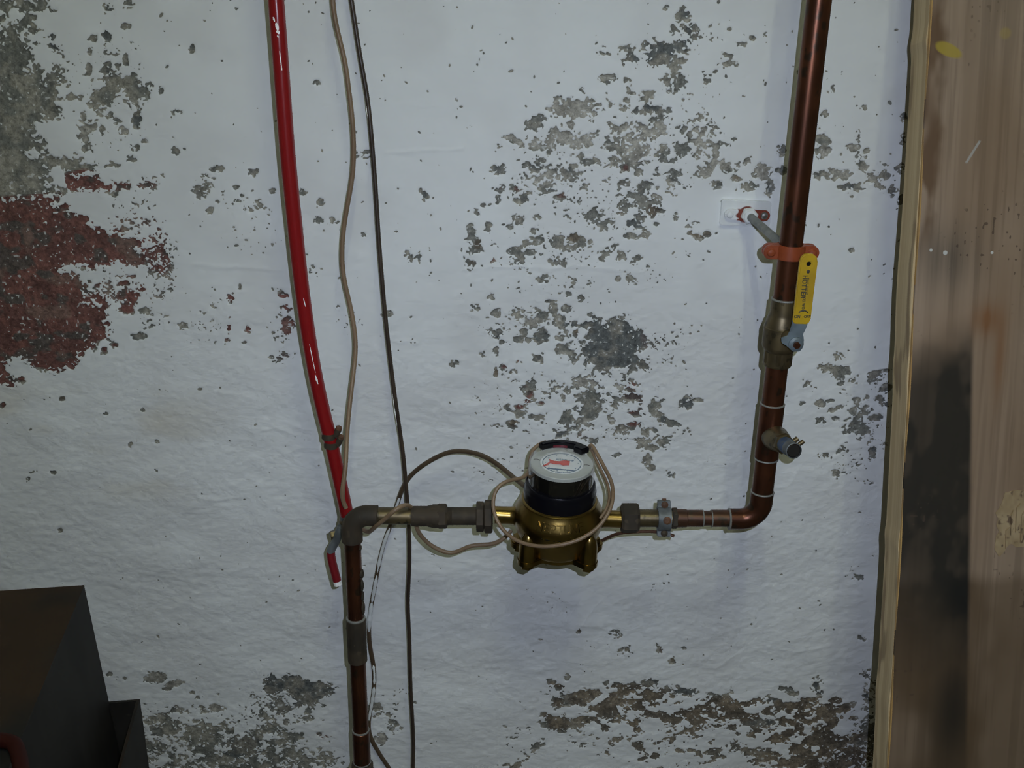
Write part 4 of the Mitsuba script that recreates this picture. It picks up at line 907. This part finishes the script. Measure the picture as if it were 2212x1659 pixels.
tag(obj('cast_lettering', curved_text('NEPTUNE', 10.5 * mm, 55.0 * mm, 11.5, 3.0 * mm, 0.165, slope=0.42, lift=-0.9 * mm), 'meter_brass', meter, smooth=20), 'raised cast lettering round the front')
tag(obj('stamped_number', curved_text('2761291', 8 * mm, 52.3 * mm, -5.0, 0.7 * mm, 0.135, slope=-0.55, lift=-0.15 * mm), 'dull_black', meter, smooth=20), 'dark stamped serial number')
# register
reg = f'{meter}__register'
obj('register', mlathe([(40, 27), (44.0, 28), (45.2, 30), (45.2, 42), (44.0, 44.5), (44.3, 46.5), (43.8, 50.5), (42.5, 52.5), (40.5, 53)], 72), 'black_plastic', meter)
labels[reg] = {'label': 'black ringed register with clear glass dome and round dial'}
obj('inner_case', mlathe([(36.0, 50), (36.5, 52), (36.5, 73)], 64), 'dull_black', reg)
obj('dial_case', mlathe([(38.0, 73.5), (38.8, 74), (38.8, 78.0), (38.0, 79.0), (27.5, 79.1), (26.8, 77.9)], 72), 'dial_case', reg)
obj('dial_face', mlathe([(26.4, 77.9), (26.5, 78.3)], 64), 'dial_white', reg)
dome = lathe([(40.6 * mm, 51 * mm), (40.4 * mm, 80 * mm), (39.4 * mm, 82.8 * mm), (37.0 * mm, 84.2 * mm), (0.01 * mm, 84.6 * mm)], ml(0, 0, 0), m_up, 72)
# an open-bottomed single sheet of glass
keep = dome.triangles_center @ m_up > (ml(0, 0, 51.5) @ m_up)
dome.update_faces(keep); dome.remove_unreferenced_vertices()
obj('glass_dome', dome, 'clear_glass', reg)


def ring_flat(r0, r1, h, t=0.25):
    p = Point(0, 0).buffer(r1 * mm, 64).difference(Point(0, 0).buffer(r0 * mm, 64))
    return plate(p, t * mm, ml(0, 0, h), m_x, m_y)


yaw = math.radians(-7)
dx_ = m_x * math.cos(yaw) + m_y * math.sin(yaw)
dy_ = np.cross(m_up, dx_)


def dp(x, y, h=78.4):
    return ml(0, 0, h) + dx_ * x * mm + dy_ * y * mm


marks = [ring_flat(23.0, 23.9, 78.3)]
for k in range(10):
    a = k * math.tau / 10 + 0.2
    g = meshkit.text_mesh(str(k), 2.6 * mm, 0.2 * mm); g.apply_translation(-g.bounds.mean(0))
    M = np.eye(4); M[:3, 0], M[:3, 1], M[:3, 2], M[:3, 3] = dx_, dy_, m_up, dp(20 * math.sin(a), 20 * math.cos(a))
    g.apply_transform(M); marks.append(g)
g = meshkit.text_mesh('NEPTUNE', 3.4 * mm, 0.2 * mm, bold=True); g.apply_translation(-g.bounds.mean(0) + np.array([0.5 * mm, 0, 0]))
M = np.eye(4); M[:3, 0], M[:3, 1], M[:3, 2], M[:3, 3] = dx_, dy_, m_up, dp(3, 8)
g.apply_transform(M); marks.append(g)
tag(obj('dial_print', cat_(*marks), 'dial_blue', reg, smooth=False), 'blue ring, figures and name on the dial')
needle = Polygon([(-22, -13), (-16, -8), (-15, -3), (-9, -5), (-2, -4), (2, -6), (9, -4), (9, 4), (2, 5), (-3, 1), (-9, 1), (-16, 4), (-14, 0), (-17, -6)])
needle = Polygon([(x * mm, y * mm) for x, y in needle.exterior.coords]).buffer(0.5 * mm)
tag(obj('pointer', plate(needle, 0.6 * mm, dp(0, 0, 79.1), dx_, dy_), 'dial_red', reg, smooth=False), 'red sweep pointer')
win = sbox(-16 * mm, -17 * mm, 17 * mm, -14.6 * mm)
obj('counter_slot', plate(win, 0.3 * mm, dp(0, 0, 78.35), dx_, dy_), 'dial_blue', reg, smooth=False)
for s, a in ((-1, 2.7), (1, 0.2)):
    sw = spline(np.array([dp(s * 31 - 4, -1 * s, 79.3), dp(s * 31, 1 - s, 79.4), dp(s * 31 + 4, -1 - s, 79.3)]), 12)
    obj('dial_groove', sweep(sw, 0.4 * mm, 8), 'bronze', reg)
# black lid hinge / reading head clipped to the back of the dome
segp = []
for a in np.linspace(math.radians(38), math.radians(129), 36):
    segp.append((43.0 * math.cos(a), 43.0 * math.sin(a)))
for a in np.linspace(math.radians(129), math.radians(38), 36):
    rr = 36.5 if a > math.radians(60) else 31.0
    segp.append((rr * math.cos(a), rr * math.sin(a)))
seg = Polygon([(x * mm, y * mm) for x, y in segp]).buffer(0.6 * mm)
head = plate(seg, 9.0 * mm, ml(0, 0, 79), m_x, m_y, 1.2 * mm)
tag(obj('reading_head', head, 'black_plastic', meter, smooth=25), 'black reading head clipped on the back of the dome')
red_lab = Polygon([(x * mm, y * mm) for x, y in [(36.6 * math.cos(a), 36.6 * math.sin(a)) for a in np.linspace(1.35, 1.85, 12)] + [(35.4 * math.cos(a), 35.4 * math.sin(a)) for a in np.linspace(1.85, 1.35, 12)]])
obj('red_label', plate(red_lab, 3 * mm, ml(0, 0, 80.4), m_x, m_y), 'dark_red_label', meter, smooth=False)
# union nuts
MN = mpp(1050, 1117, PY)
nut = cat_(hexnut(at(1046, 1116, PY), at(1064, 1116, PY), 36 * MN, 0.1), lathe([(31 * MN, 0), (33 * MN, .001), (33 * MN, .0085), (30 * MN, .0095)], at(1029, 1116, PY), at(1060, 1116, PY) - at(1029, 1116, PY), 6, 0.1))
tag(obj('union_nut', nut, 'bronze', meter, smooth=20), 'dark union nut on the left side')
nut = cat_(hexnut(at(1341, 1119, PY), at(1380, 1119, PY), 33.5 * MN, 0.35))
tag(obj('union_nut', nut, 'bronze', meter, smooth=20), 'dark union nut on the right side')
tag(obj('tailpiece', cyl(at(1376, 1119.5, PY), at(1456, 1119.5, PY), 19.3 * MN), 'old_brass', meter), 'short brass tailpiece right of the nut')

# ------------------------------------------------------------------ ball valve with the yellow lever
valve = thing('ball_valve', 'brass ball valve with a yellow lever on the right riser', 'valve')
zz = lambda y: np.dot(on_riser(y) - on_riser(645), dv)
mp = rpx(725)
obj('body', lathe([(27 * mp, zz(645)), (28 * mp, zz(647)), (28 * mp, zz(677)), (31 * mp, zz(683)), (36 * mp, zz(700)), (37.5 * mp, zz(712)), (37.5 * mp, zz(745)), (35 * mp, zz(752)), (31 * mp, zz(757)), (31 * mp, zz(785)), (29 * mp, zz(789))], on_riser(645), dv, 48), 'old_brass', valve)
obj('body_ring', lathe([(36 * mp, zz(704)), (38.2 * mp, zz(706)), (38.2 * mp, zz(711)), (36 * mp, zz(713))], on_riser(645), dv, 48), 'old_brass', valve)
obj('hex_end', lathe([(30 * mp, zz(754)), (33.5 * mp, zz(757)), (33.5 * mp, zz(780)), (30 * mp, zz(783))], on_riser(645), dv, 6, 0.2), 'old_brass', valve, smooth=20)
c = on_riser(646); r = 28 * mp
obj('solder_ring', lathe([(r * .9, -.0012), (r, -.0008), (r * 1.02, 0), (r, .0008), (r * .9, .0012)], c, dv, 36), RING, valve)
HY = -0.238
ex, ez = np.array([1.0, 0, 0]), np.array([0, 0, 1.0])


def flat(pxs, Y):
    q = [at(x, y, Y) for x, y in pxs]
    return Polygon([(p[0], p[2]) for p in q])


def facing(poly, thick, Y, bevel=0.0):
    """An upright plate facing the room, its front at Y."""
    return plate(poly, thick, np.array([0, Y + thick, 0]), ex, ez, bevel)


bonnet = at(1719, 743, HY)
obj('stem', cyl((bonnet[0], HY + 0.0032, bonnet[2]), (bonnet[0] - 0.004, PY - 0.004, bonnet[2]), 0.0080, 24), 'old_brass', valve)
grip = flat([(1746, 549), (1738, 551), (1732, 557), (1729, 566), (1722, 620), (1714, 694), (1717, 698), (1742, 699), (1747, 695), (1750, 688), (1758, 620), (1765, 566), (1763, 556), (1756, 550)], HY).buffer(0.0006)
hole = Point(*at(1747, 570, HY)[[0, 2]]).buffer(0.0026)
lever = tag(obj('lever', facing(flat([(1716, 690), (1744, 690), (1742, 704), (1733, 722), (1735, 735), (1733, 750), (1727, 758), (1714, 758), (1703, 748), (1691, 740), (1690, 732), (1703, 727), (1709, 716)], HY).buffer(0.001), 0.003, HY, 0.0005), 'grey_arm', valve, smooth=False), 'blue-grey steel lever arm')
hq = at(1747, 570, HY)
obj('eyelet', cyl((hq[0], HY + 0.0042, hq[2]), (hq[0], HY + 0.0010, hq[2]), 0.0030, 20), 'dull_black', lever)  # black disc added in the grip hole so its depth looks dark
tag(obj('grip', facing(grip.difference(hole), 0.006, HY - 0.0015, 0.0012), 'yellow_grip', lever, smooth=False), 'yellow plastic sleeve')
obj('hub', lathe([(0.0085, 0), (0.0085, .002), (0.006, .0035), (0.005, .0035)], (bonnet[0], HY, bonnet[2]), (0, -1, 0), 28), 'grey_arm', lever)
tag(obj('nut', hexnut((bonnet[0], HY - 0.0015, bonnet[2]), (bonnet[0], HY - 0.0075, bonnet[2]), 0.0042), 'copper', lever, smooth=20), 'rusty hex nut')
# print on the grip, reading upwards
p_a, p_b = at(1734, 690, HY), at(1746, 570, HY)
up_g = (p_b - p_a); up_g[1] = 0; up_g /= np.linalg.norm(up_g)
rt_g = np.array([up_g[2], 0, -up_g[0]])


def grip_text(text, px, py, height, turn=True, bold=True):
    g = meshkit.text_mesh(text, height, 0.0002, bold=bold)
    g.apply_translation([-(g.bounds[0][0] + g.bounds[1][0]) / 2, -height / 2, 0])
    M = np.eye(4)
    M[:3, 0], M[:3, 1] = (-up_g, rt_g) if turn else (rt_g, up_g)
    M[:3, 2] = np.cross(M[:3, 0], M[:3, 1])
    M[:3, 3] = at(px, py, HY - 0.0016)
    g.apply_transform(M)
    return g


ink = [grip_text('HOTTER', 1737, 620, 0.0048), grip_text('BALL VALVE', 1744, 619, 0.0024, bold=False), grip_text('600 WOG', 1736, 656, 0.0030), grip_text('ON', 1722, 684, 0.0034, False), grip_text('OFF', 1744, 684, 0.0030, False)]
arcp = spline(np.array([at(x, y, HY - 0.0018) for x, y in ((1726, 675), (1730, 672), (1736, 671), (1741, 672), (1745, 676))]), 16)
ink.append(sweep(arcp, 0.0007, 6))
ink.append(trimesh.creation.icosphere(subdivisions=2, radius=0.0018).apply_transform(np.diag([1, 0.1, 1.2, 1])).apply_translation(at(1746, 587, HY - 0.0016)))
obj('lettering', cat_(*ink), 'black_ink', lever, smooth=False)

# ------------------------------------------------------------------ small drain valve on the tee
drain = thing('drain_valve', 'small brass drain valve with blue tape on the tee of the right riser', 'valve')
d0 = on_riser(938) + np.array([0.004, -0.008, 0])
d_dir = at(1712, 972, PY - 0.070) - d0; d_dir /= np.linalg.norm(d_dir)
pt = lambda s: d0 + d_dir * s
obj('boss', lathe([(0.0155, 0), (0.0155, 0.010), (0.0142, 0.018), (0.0130, 0.026), (0.0120, 0.030)], pt(0), d_dir, 36), 'old_brass', drain)
obj('collar', hexnut(pt(0.028), pt(0.038), 0.0125), 'old_brass', drain, smooth=20)
tag(obj('tape', cyl(pt(0.036), pt(0.054), 0.0095, 28), 'blue_tape', drain), 'blue tape wound on the spout')
obj('spout', lathe([(0.0082, 0), (0.0090, .002), (0.0090, .012), (0.0095, .014), (0.0095, .0176), (0.0085, .0182), (0.0078, .012)], pt(0.050), d_dir, 28), 'zinc', drain)
obj('bore', cyl(pt(0.058), pt(0.0678), 0.0079, 24), 'dark_steel', drain)
sdir = frame(d_dir)
side_d = np.array([0.8, 0.1, 0.6]); side_d -= d_dir * np.dot(side_d, d_dir); side_d /= np.linalg.norm(side_d)
obj('tee_handle', cat_(cyl(pt(0.046) + side_d * 0.006, pt(0.046) + side_d * 0.0155, 0.003, 14), cyl(pt(0.062) + side_d * 0.007, pt(0.062) + side_d * 0.0165, 0.0026, 14)), 'old_brass', drain)

# ------------------------------------------------------------------ the hanger that holds the riser to the wall
hang = thing('pipe_hanger', 'red oxide split ring hanger with a grey rod and white wall plate', 'pipe hanger')
pl = flat([(1560, 431), (1667, 436), (1663, 490), (1555, 487)], -0.006)
tag(obj('wall_plate', facing(pl.buffer(-0.003).buffer(0.003), 0.0075, -0.0065, 0.001), 'white_paint', hang, smooth=False), 'white painted wall plate')


FX = [float(at(x, 466, -0.008)[0]) for x in (1589, 1625)] + [float(at(1600, 477, -0.008)[2])]


def flange_color(p, n, uv):
    k = mikit.fbm(p.x * 160, p.z * 160, 2.0, 3)
    c = mikit.mix((0.20, 0.036, 0.015), (0.135, 0.027, 0.013), k)
    left_ = mikit.smoothstep(FX[0] + 0.002, FX[0] - 0.001, p.x + 0.010 * (k - 0.5))
    below = mikit.smoothstep(0.0, -0.003, p.z - FX[2] + 0.01 * (k - 0.5)) * mikit.smoothstep(0.008, 0.0, p.x - FX[1])
    return mikit.mix(c, (0.68, 0.70, 0.71), dr.maximum(left_, below))


principled('flange_paint', mikit.proc(flange_color), 0.45)
ring_pl = unary_union([Point(*at(1615, 466, -0.012)[[0, 2]]).buffer(0.0115), unary_union([Point(*at(1652, 467, -0.012)[[0, 2]]).buffer(0.0072), Point(*at(1578, 464, -0.012)[[0, 2]]).buffer(0.0072)]).convex_hull])
tag(obj('rod_flange', facing(ring_pl, 0.0055, -0.0118, 0.0012), 'flange_paint', hang, smooth=False), 'red flange half covered with white paint')
for px, py, m in ((1651, 466, 'steel_bolt'), (1577, 464, 'white_paint')):
    q = at(px, py, -0.0125)
    obj('screw', lathe([(0.0046, 0), (0.0046, .0012), (0.0034, .0026), (0.0012, .0030)], (q[0], -0.0118, q[2]), (0, -1, 0), 24), m, hang)
rw = at(1617, 464, -0.012)
obj('rod_nut', cat_(hexnut((rw[0], -0.0118, rw[2]), (rw[0], -0.024, rw[2]), 0.0108, 0.2), cyl((rw[0], -0.024, rw[2]), (rw[0], -0.028, rw[2]), 0.0085, 24)), 'white_paint', hang, smooth=20)
RC = on_riser(543)
r_end = np.array([RC[0] - 0.001, PY + 0.018, RC[2] + 0.000])
obj('rod', cyl((rw[0], -0.024, rw[2]), r_end, 0.0052, 20), 'rod_steel', hang)
# split ring: a band round the pipe with two lugs bolted through
band = Point(0, 0).buffer(0.0172, 48).difference(Point(0, 0).buffer(0.0135, 48))
tr = np.cross(dv, [0, 1.0, 0]); tr /= np.linalg.norm(tr)
if tr[0] < 0: tr = -tr
fr = np.cross(-dv, tr)
bandm = plate(band, 0.0165, RC + dv * 0.0082, tr, fr, 0.001)
lug = []
for s in (-1, 1):
    for y0, y1 in ((-0.0075, -0.0008), (0.0008, 0.0075)):
        st = unary_union([Point(s * 0.0235, 0).buffer(0.0083), Point(s * 0.0135, 0).buffer(0.0083)]).convex_hull
        lug.append(plate(st, y1 - y0, RC + np.array([0, y1, 0]), tr, -dv * 1.0, 0.001))
obj('ring', cat_(bandm, *lug), 'red_oxide', hang, smooth=30)
for s in (-1, 1):
    q = RC + tr * s * 0.0235
    obj('bolt', lathe([(0.0050, 0), (0.0050, .0015), (0.0036, .0030), (0.0010, .0034)], q + [0, -0.0072, 0], (0, -1, 0), 24), 'red_oxide', hang)

# ------------------------------------------------------------------ ground clamp and wire
gc = thing('ground_clamp', 'grey zinc ground clamp with two screws on the pipe right of the meter', 'clamp')
GC = at(1434, 1119.5, PY)
MG = mpp(1434, 1119, PY)
jaw = []
for s, name in ((1, 'upper_jaw'), (-1, 'lower_jaw')):
    ang = np.linspace(0.15, math.pi - 0.15, 28)
    rin, rout = 20.0 * MG, 27.5 * MG
    ringp = Polygon([(rout * math.cos(a), rout * math.sin(a)) for a in ang] + [(rin * math.cos(a), rin * math.sin(a)) for a in ang[::-1]])
    ears = [sbox(20 * MG, 1.0 * MG, 39 * MG, 9 * MG), sbox(-39 * MG, 1.0 * MG, -20 * MG, 9 * MG)]
    sh = unary_union([ringp, *ears]).buffer(-0.0008).buffer(0.0016).buffer(-0.0008)
    # the clamp's halves meet before and behind the pipe; ears stand above and below
    u = np.array([0, 0.30, 0.954])
    v = np.array([0, -0.954, 0.30]) * s
    e1, e2 = u, v
    n_ = np.cross(e1, e2)
    w = 28 * MG
    obj(name, plate(sh, w, GC - n_ * w / 2, e1, e2, 0.0008), 'zinc', gc, smooth=25)
uu, vv = np.array([0, 0.30, 0.954]), np.array([0, -0.954, 0.30])
for s, m in ((1, 'rust'), (-1, 'bronze')):
    c = GC + uu * s * 31 * MG
    obj('screw', cat_(cyl(c - vv * 12 * MG, c + vv * 12 * MG, 3.6 * MG, 16), lathe([(7.5 * MG, 0), (7.5 * MG, 2.5 * MG), (5 * MG, 5 * MG), (1.0 * MG, 6 * MG)], c + vv * 9 * MG, vv, 20)), m, gc)
lugc = GC + np.array([0.002, 0, 0]) + vv * 27.0 * MG
obj('wire_lug', cat_(lathe([(8.5 * MG, 0), (8.5 * MG, 3 * MG), (5.5 * MG, 4.5 * MG), (5.2 * MG, 2 * MG)], lugc - vv * MG, vv, 24), cyl(GC + uu * 28 * MG, GC + uu * 43 * MG, 4.6 * MG, 16)), 'rust', gc)
tag(obj('ground_wire', sweep(spline(pts([(1290, 1172, -0.150), (1308, 1164, -0.155), (1335, 1153, -0.165), (1370, 1149, -0.17), (1405, 1148, -0.17), (1440, 1153, -0.17), (1456, 1158, -0.172)]), 70), 0.0021, 10), 'copper_wire'), 'thin brown bare ground wire running from the meter to the clamp', 'wire')

# ------------------------------------------------------------------ red hose, its clamps and the small red lever valve behind the elbow
hose_px = [(588, -60, -0.155), (596, 0, -0.155), (603, 90, -0.155), (611, 200, -0.154), (621, 330, -0.153), (634, 460, -0.151), (648, 590, -0.149), (664, 710, -0.147), (683, 820, -0.144), (701, 900, -0.141), (716, 960, -0.139), (734, 1040, -0.137), (747, 1100, -0.136), (752, 1126, -0.136)]
hp = pts(hose_px)
hp[0] = hp[1] + (hp[1] - hp[2]) * 1.0
top_ext = hp[0] + np.array([-0.012, 0.0, 0.55]); mid_ext = hp[0] + np.array([-0.006, 0, 0.25])
hpath = spline(np.vstack([top_ext, mid_ext, hp]), 260)
RH = 16.3 * mpp(640, 520, -0.15)
hose = tag(obj('red_hose', sweep(hpath, RH, 28), 'red_hose'), 'glossy red hose with white paint splashes running down to the elbow', 'hose')


def hose_at(y):
    pxs = np.array([px_of(q)[1] for q in hpath])
    o = np.argsort(pxs)
    q = np.array([np.interp(y, pxs[o], hpath[o, k]) for k in range(3)])
    t = np.array([np.interp(y + 6, pxs[o], hpath[o, k]) for k in range(3)]) - q
    return q, t / np.linalg.norm(t)


rg = np.random.default_rng(12)
for y0, y1, off, w in ((36, 46, -.42, .0024), (48, 64, -.12, .0042), (64, 72, -.05, .0034), (75, 80, -.1, .0018), (108, 150, .02, .0014), (640, 658, .1, .0012), (738, 800, .02, .0010), (804, 824, .05, .0022)):
    rows = []
    ys = np.linspace(y0, y1, 9)
    L, Rr = [], []
    for k, yy in enumerate(ys):
        q, t = hose_at(yy)
        tow = EYE - q; tow -= t * np.dot(tow, t); tow /= np.linalg.norm(tow)
        sd = np.cross(t, tow); sd = sd if sd[0] > 0 else -sd
        ww = w * (0.25 + 0.75 * math.sin(math.pi * (k + .4) / 8.8)) * rg.uniform(.7, 1.15)
        for side, lst in ((-1, L), (1, Rr)):
            a = off + side * ww / RH / 2 + (k / 8 - .5) * .12
            lst.append(q + (tow * math.cos(a) + sd * math.sin(a)) * (RH + 0.00035))
    v = np.array(L + Rr); n = len(L)
    f = []
    for k in range(n - 1):
        f += [[k, k + 1, n + k], [k + 1, n + k + 1, n + k]]
    top = trimesh.Trimesh(v, np.array(f), process=False)
    # give the dried drop a body
    cen = np.array([hose_at(yy)[0] for yy in ys])
    inner_v = np.vstack([cen + (np.array(L) - cen) * (1 - 0.0009 / RH), cen + (np.array(Rr) - cen) * (1 - 0.0009 / RH)])
    allv = np.vstack([v, inner_v]); N = 2 * n
    ff = f + [[x + N, z + N, y_ + N] for x, y_, z in f]
    loop = list(range(n)) + list(range(2 * n - 1, n - 1, -1))
    for a_, b_ in zip(loop, loop[1:] + loop[:1]):
        ff += [[a_, b_, b_ + N], [a_, b_ + N, a_ + N]]
    m = trimesh.Trimesh(allv, np.array(ff), process=False); m.fix_normals()
    obj('paint_splash', m, 'splash_white', hose)
for k, (yy, lab) in enumerate(((940, 'upper of the two dark worm clamps round the red hose'), (959, 'lower of the two dark worm clamps round the red hose'))):
    q, t = hose_at(yy)
    cl = thing('hose_clamp', lab, 'hose clamp', None)
    t2 = t + np.array([0.0, 0.0, 0.0]) + 0.22 * np.array([-1.0, 0, 0]); t2 /= np.linalg.norm(t2)
    obj('band', lathe([(RH * 1.0, -.0042), (RH * 1.07, -.004), (RH * 1.07, .004), (RH * 1.0, .0042)], q, t2, 36), 'bronze', cl)
    q2 = q + np.array([RH * 1.25, -RH * 0.25, 0.004])
    obj('screw_housing', cyl(q2 + np.array([-.003, .0, -.004]), q2 + np.array([.002, -.001, .006]), .0042, 16), 'bronze', cl)
    obj('screw_head', hexnut(q2 + np.array([.0015, -.001, .005]), q2 + np.array([.0030, -.0015, .0095]), .0040), 'rust', cl, smooth=20)
lv = thing('shutoff_valve', 'small shutoff valve with a red lever behind the elbow at the foot of the hose', 'valve')
vb = at(752, 1145, -0.136)
q, t = hose_at(1112)
obj('hose_barb', lathe([(RH * 1.05, 0), (RH * 1.12, .001), (RH * 1.12, .008), (RH * 1.05, .009)], q, t, 30), 'zinc', lv)
obj('body', lathe([(.009, 0), (.0125, .003), (.0135, .012), (.0135, .024), (.011, .032), (.009, .044)], at(751, 1118, -0.136), t, 32), 'old_brass', lv)
obj('stem_nut', hexnut(at(740, 1150, -0.141), at(713, 1158, -0.147), .0066), 'old_brass', lv, smooth=20)
arm = spline(pts([(737, 1138, -0.150), (732, 1150, -0.150), (727, 1166, -0.150), (718, 1182, -0.150), (714, 1192, -0.150)]), 26)
ringm = sweep(arm, np.linspace(.0052, .0058, 26), 14)
lever2 = tag(obj('lever', ringm, 'zinc', lv), 'bare steel lever arm')
gp = spline(pts([(714.5, 1190, -0.150), (716, 1206, -0.150), (720, 1224, -0.150), (725, 1243, -0.150), (728, 1254, -0.150)]), 30)
tag(obj('grip', sweep(gp, .0057, 16), 'red_grip', lever2), 'red plastic grip')
tag(obj('grip_tip', sweep(spline(pts([(727.5, 1251, -0.150), (729, 1258, -0.150), (730.5, 1263, -0.150)]), 10), .0055, 16), 'splash_white', lever2), 'paint whitened tip')

# ------------------------------------------------------------------ cables
def cable(name, label, px, r_px, mat, n=160, up=None, down=False):
    p = pts(px)
    if down:
        e = p[-1]
        p = np.vstack([p, [e[0] + 0.004, e[1], e[2] * 0.5], [e[0], e[1], 0.006]])
    if up:
        d = p[0] - p[2]; d /= np.linalg.norm(d)
        p = np.vstack([p[0] + d * 0.35, p])
    path = spline(p, n)
    mid = px[len(px) // 2]
    return tag(obj(name, sweep(path, r_px * mpp(*mid), 12), mat), label, 'cable'), path


c1, _ = cable('dark_cable', 'dark brown cable hanging straight down the wall behind the pipe',
      [(759, 0, -.035), (768, 60, -.035), (781, 140, -.036), (793, 210, -.036), (800, 270, -.037), (806, 340, -.037), (812, 420, -.038), (817, 500, -.040), (824, 590, -.042), (832, 680, -.044), (842, 770, -.046), (852, 850, -.048), (862, 920, -.050), (871, 985, -.052), (876, 1040, -.053), (881, 1100, -.055), (884, 1160, -.056), (884, 1230, -.056), (881, 1300, -.056), (884, 1370, -.055), (886, 1450, -.054), (890, 1540, -.053), (893, 1600, -.052), (892, 1659, -.050), (890, 1720, -.048)], 4.6, 'dark_cable', 300, up=True, down=True)
for y0, y1 in ((215, 262), (700, 712), (775, 800), (838, 930)):
    pp = _[np.array([y0 <= px_of(q)[1] <= y1 for q in _])]
    if len(pp) > 3:
        rg = np.random.default_rng(int(y0))
        off = np.array([-0.0022, -0.0012, 0])
        rr = 0.0010 * (0.4 + np.abs(np.sin(np.arange(len(pp)) * 1.3 + rg.random()))) * np.sin(np.linspace(0.2, 2.9, len(pp)))
        obj('paint_streak', sweep(pp + off, np.maximum(rr, 0.0002), 8), 'splash_white', c1)

c2, p2 = cable('painted_cable', 'brown cable arching from the meter and running down the wall under flaking white paint',
      [(1137, 1052, -.150), (1120, 1040, -.135), (1090, 1015, -.110), (1050, 988, -.085), (1010, 976, -.065), (975, 976, -.055), (935, 992, -.050), (902, 1014, -.046), (880, 1037, -.042), (866, 1065, -.038), (857, 1092, -.032), (845, 1130, -.024), (829, 1175, -.016), (817, 1225, -.013), (808, 1275, -.012), (800, 1320, -.012), (797, 1365, -.012), (800, 1400, -.013), (807, 1440, -.014), (808, 1480, -.014), (803, 1520, -.013), (797, 1555, -.013), (800, 1590, -.012), (812, 1615, -.011), (826, 1638, -.010), (842, 1662, -.010), (860, 1700, -.010)], 4.8, 'brown_cable', 340, down=True)
sel = lambda y0, y1: p2[np.array([y0 <= px_of(q)[1] <= y1 and px_of(q)[0] < 872 for q in p2])]
for k, (y0, y1, rr) in enumerate(((1068, 1100, .0022), (1135, 1240, .0029), (1238, 1302, .0028), (1300, 1364, .0042), (1430, 1478, .0022), (1476, 1558, .0029))):
    pp = sel(y0, y1)
    if len(pp) < 4: continue
    rg = np.random.default_rng(k)
    jit = rr * (0.86 + 0.22 * ndimage.gaussian_filter1d(rg.standard_normal(len(pp)), 1.0)) * np.clip(np.sin(np.linspace(0.25, 2.9, len(pp))) * 1.6, 0, 1)
    obj('paint_flake', sweep(pp + np.array([0.0003, -0.0021, 0.0004]), np.clip(jit, 0.0004, None), 10), 'white_paint', c2)

# tan signal cable: down in front of the hose, round the pipe, under it and on to the meter
tan_px = [(719, 0, -.060), (722, 30, -.060), (731, 75, -.060), (744, 130, -.060), (753, 190, -.060), (761, 260, -.060), (764, 320, -.060), (761, 380, -.060), (752, 435, -.061), (743, 490, -.062), (739, 545, -.064), (743, 600, -.066), (755, 655, -.068), (765, 710, -.072), (768, 750, -.076), (764, 800, -.084), (757, 860, -.100), (751, 920, -.120), (748, 970, -.140), (745, 1020, -.156), (740, 1060, -.162), (741, 1080, -.163), (748, 1098, -.164)]
cable('tan_cable', 'tan cable hanging beside the red hose and ending behind the dark elbow', tan_px, 5.0, 'tan_cable', 240, up=True)
wrap_px = [(776, 1138, -.170), (790, 1147, -.176), (806, 1142, -.196), (818, 1132, -.208), (838, 1115, -.213), (856, 1100, -.212), (872, 1092, -.205), (884, 1093, -.194), (893, 1105, -.178), (898, 1122, -.170), (901, 1142, -.166), (912, 1160, -.164), (930, 1177, -.163), (955, 1190, -.163), (975, 1194, -.163), (996, 1188, -.164), (1016, 1180, -.165), (1040, 1177, -.165), (1066, 1174, -.166), (1085, 1165, -.166), (1096, 1156, -.164), (1104, 1146, -.160)]
cable('tan_cable', 'tan cable wound once over the brass pipe and sagging towards the meter', wrap_px, 4.6, 'tan_cable', 200)
loop_px = [(1273, 966, -.160), (1279, 963, -.166), (1285, 972, -.172), (1296, 992, -.182), (1309, 1016, -.196), (1320, 1040, -.212), (1324, 1062, -.226), (1321, 1090, -.240), (1310, 1115, -.249), (1290, 1140, -.256), (1262, 1160, -.262), (1225, 1174, -.265), (1185, 1180, -.263), (1150, 1178, -.256), (1116, 1167, -.246), (1090, 1148, -.236), (1074, 1124, -.228), (1066, 1098, -.222), (1067, 1073, -.216), (1077, 1052, -.210), (1095, 1040, -.204), (1115, 1035, -.198), (1132, 1030, -.190), (1143, 1016, -.180), (1145, 996, -.168), (1150, 975, -.158), (1162, 962, -.152), (1180, 955, -.150)]
cable('tan_cable', 'tan cable looped around the front of the water meter', loop_px, 4.2, 'tan_cable', 240)
loop2_px = [(1274, 970, -.156), (1277, 972, -.160), (1283, 984, -.168), (1292, 1003, -.178), (1303, 1026, -.192), (1312, 1046, -.206), (1316, 1066, -.218), (1314, 1088, -.230), (1306, 1106, -.238), (1296, 1120, -.244)]
cable('tan_cable', 'second strand of tan cable running down close beside the looped one right of the glass', loop2_px, 3.2, 'tan_cable', 120)
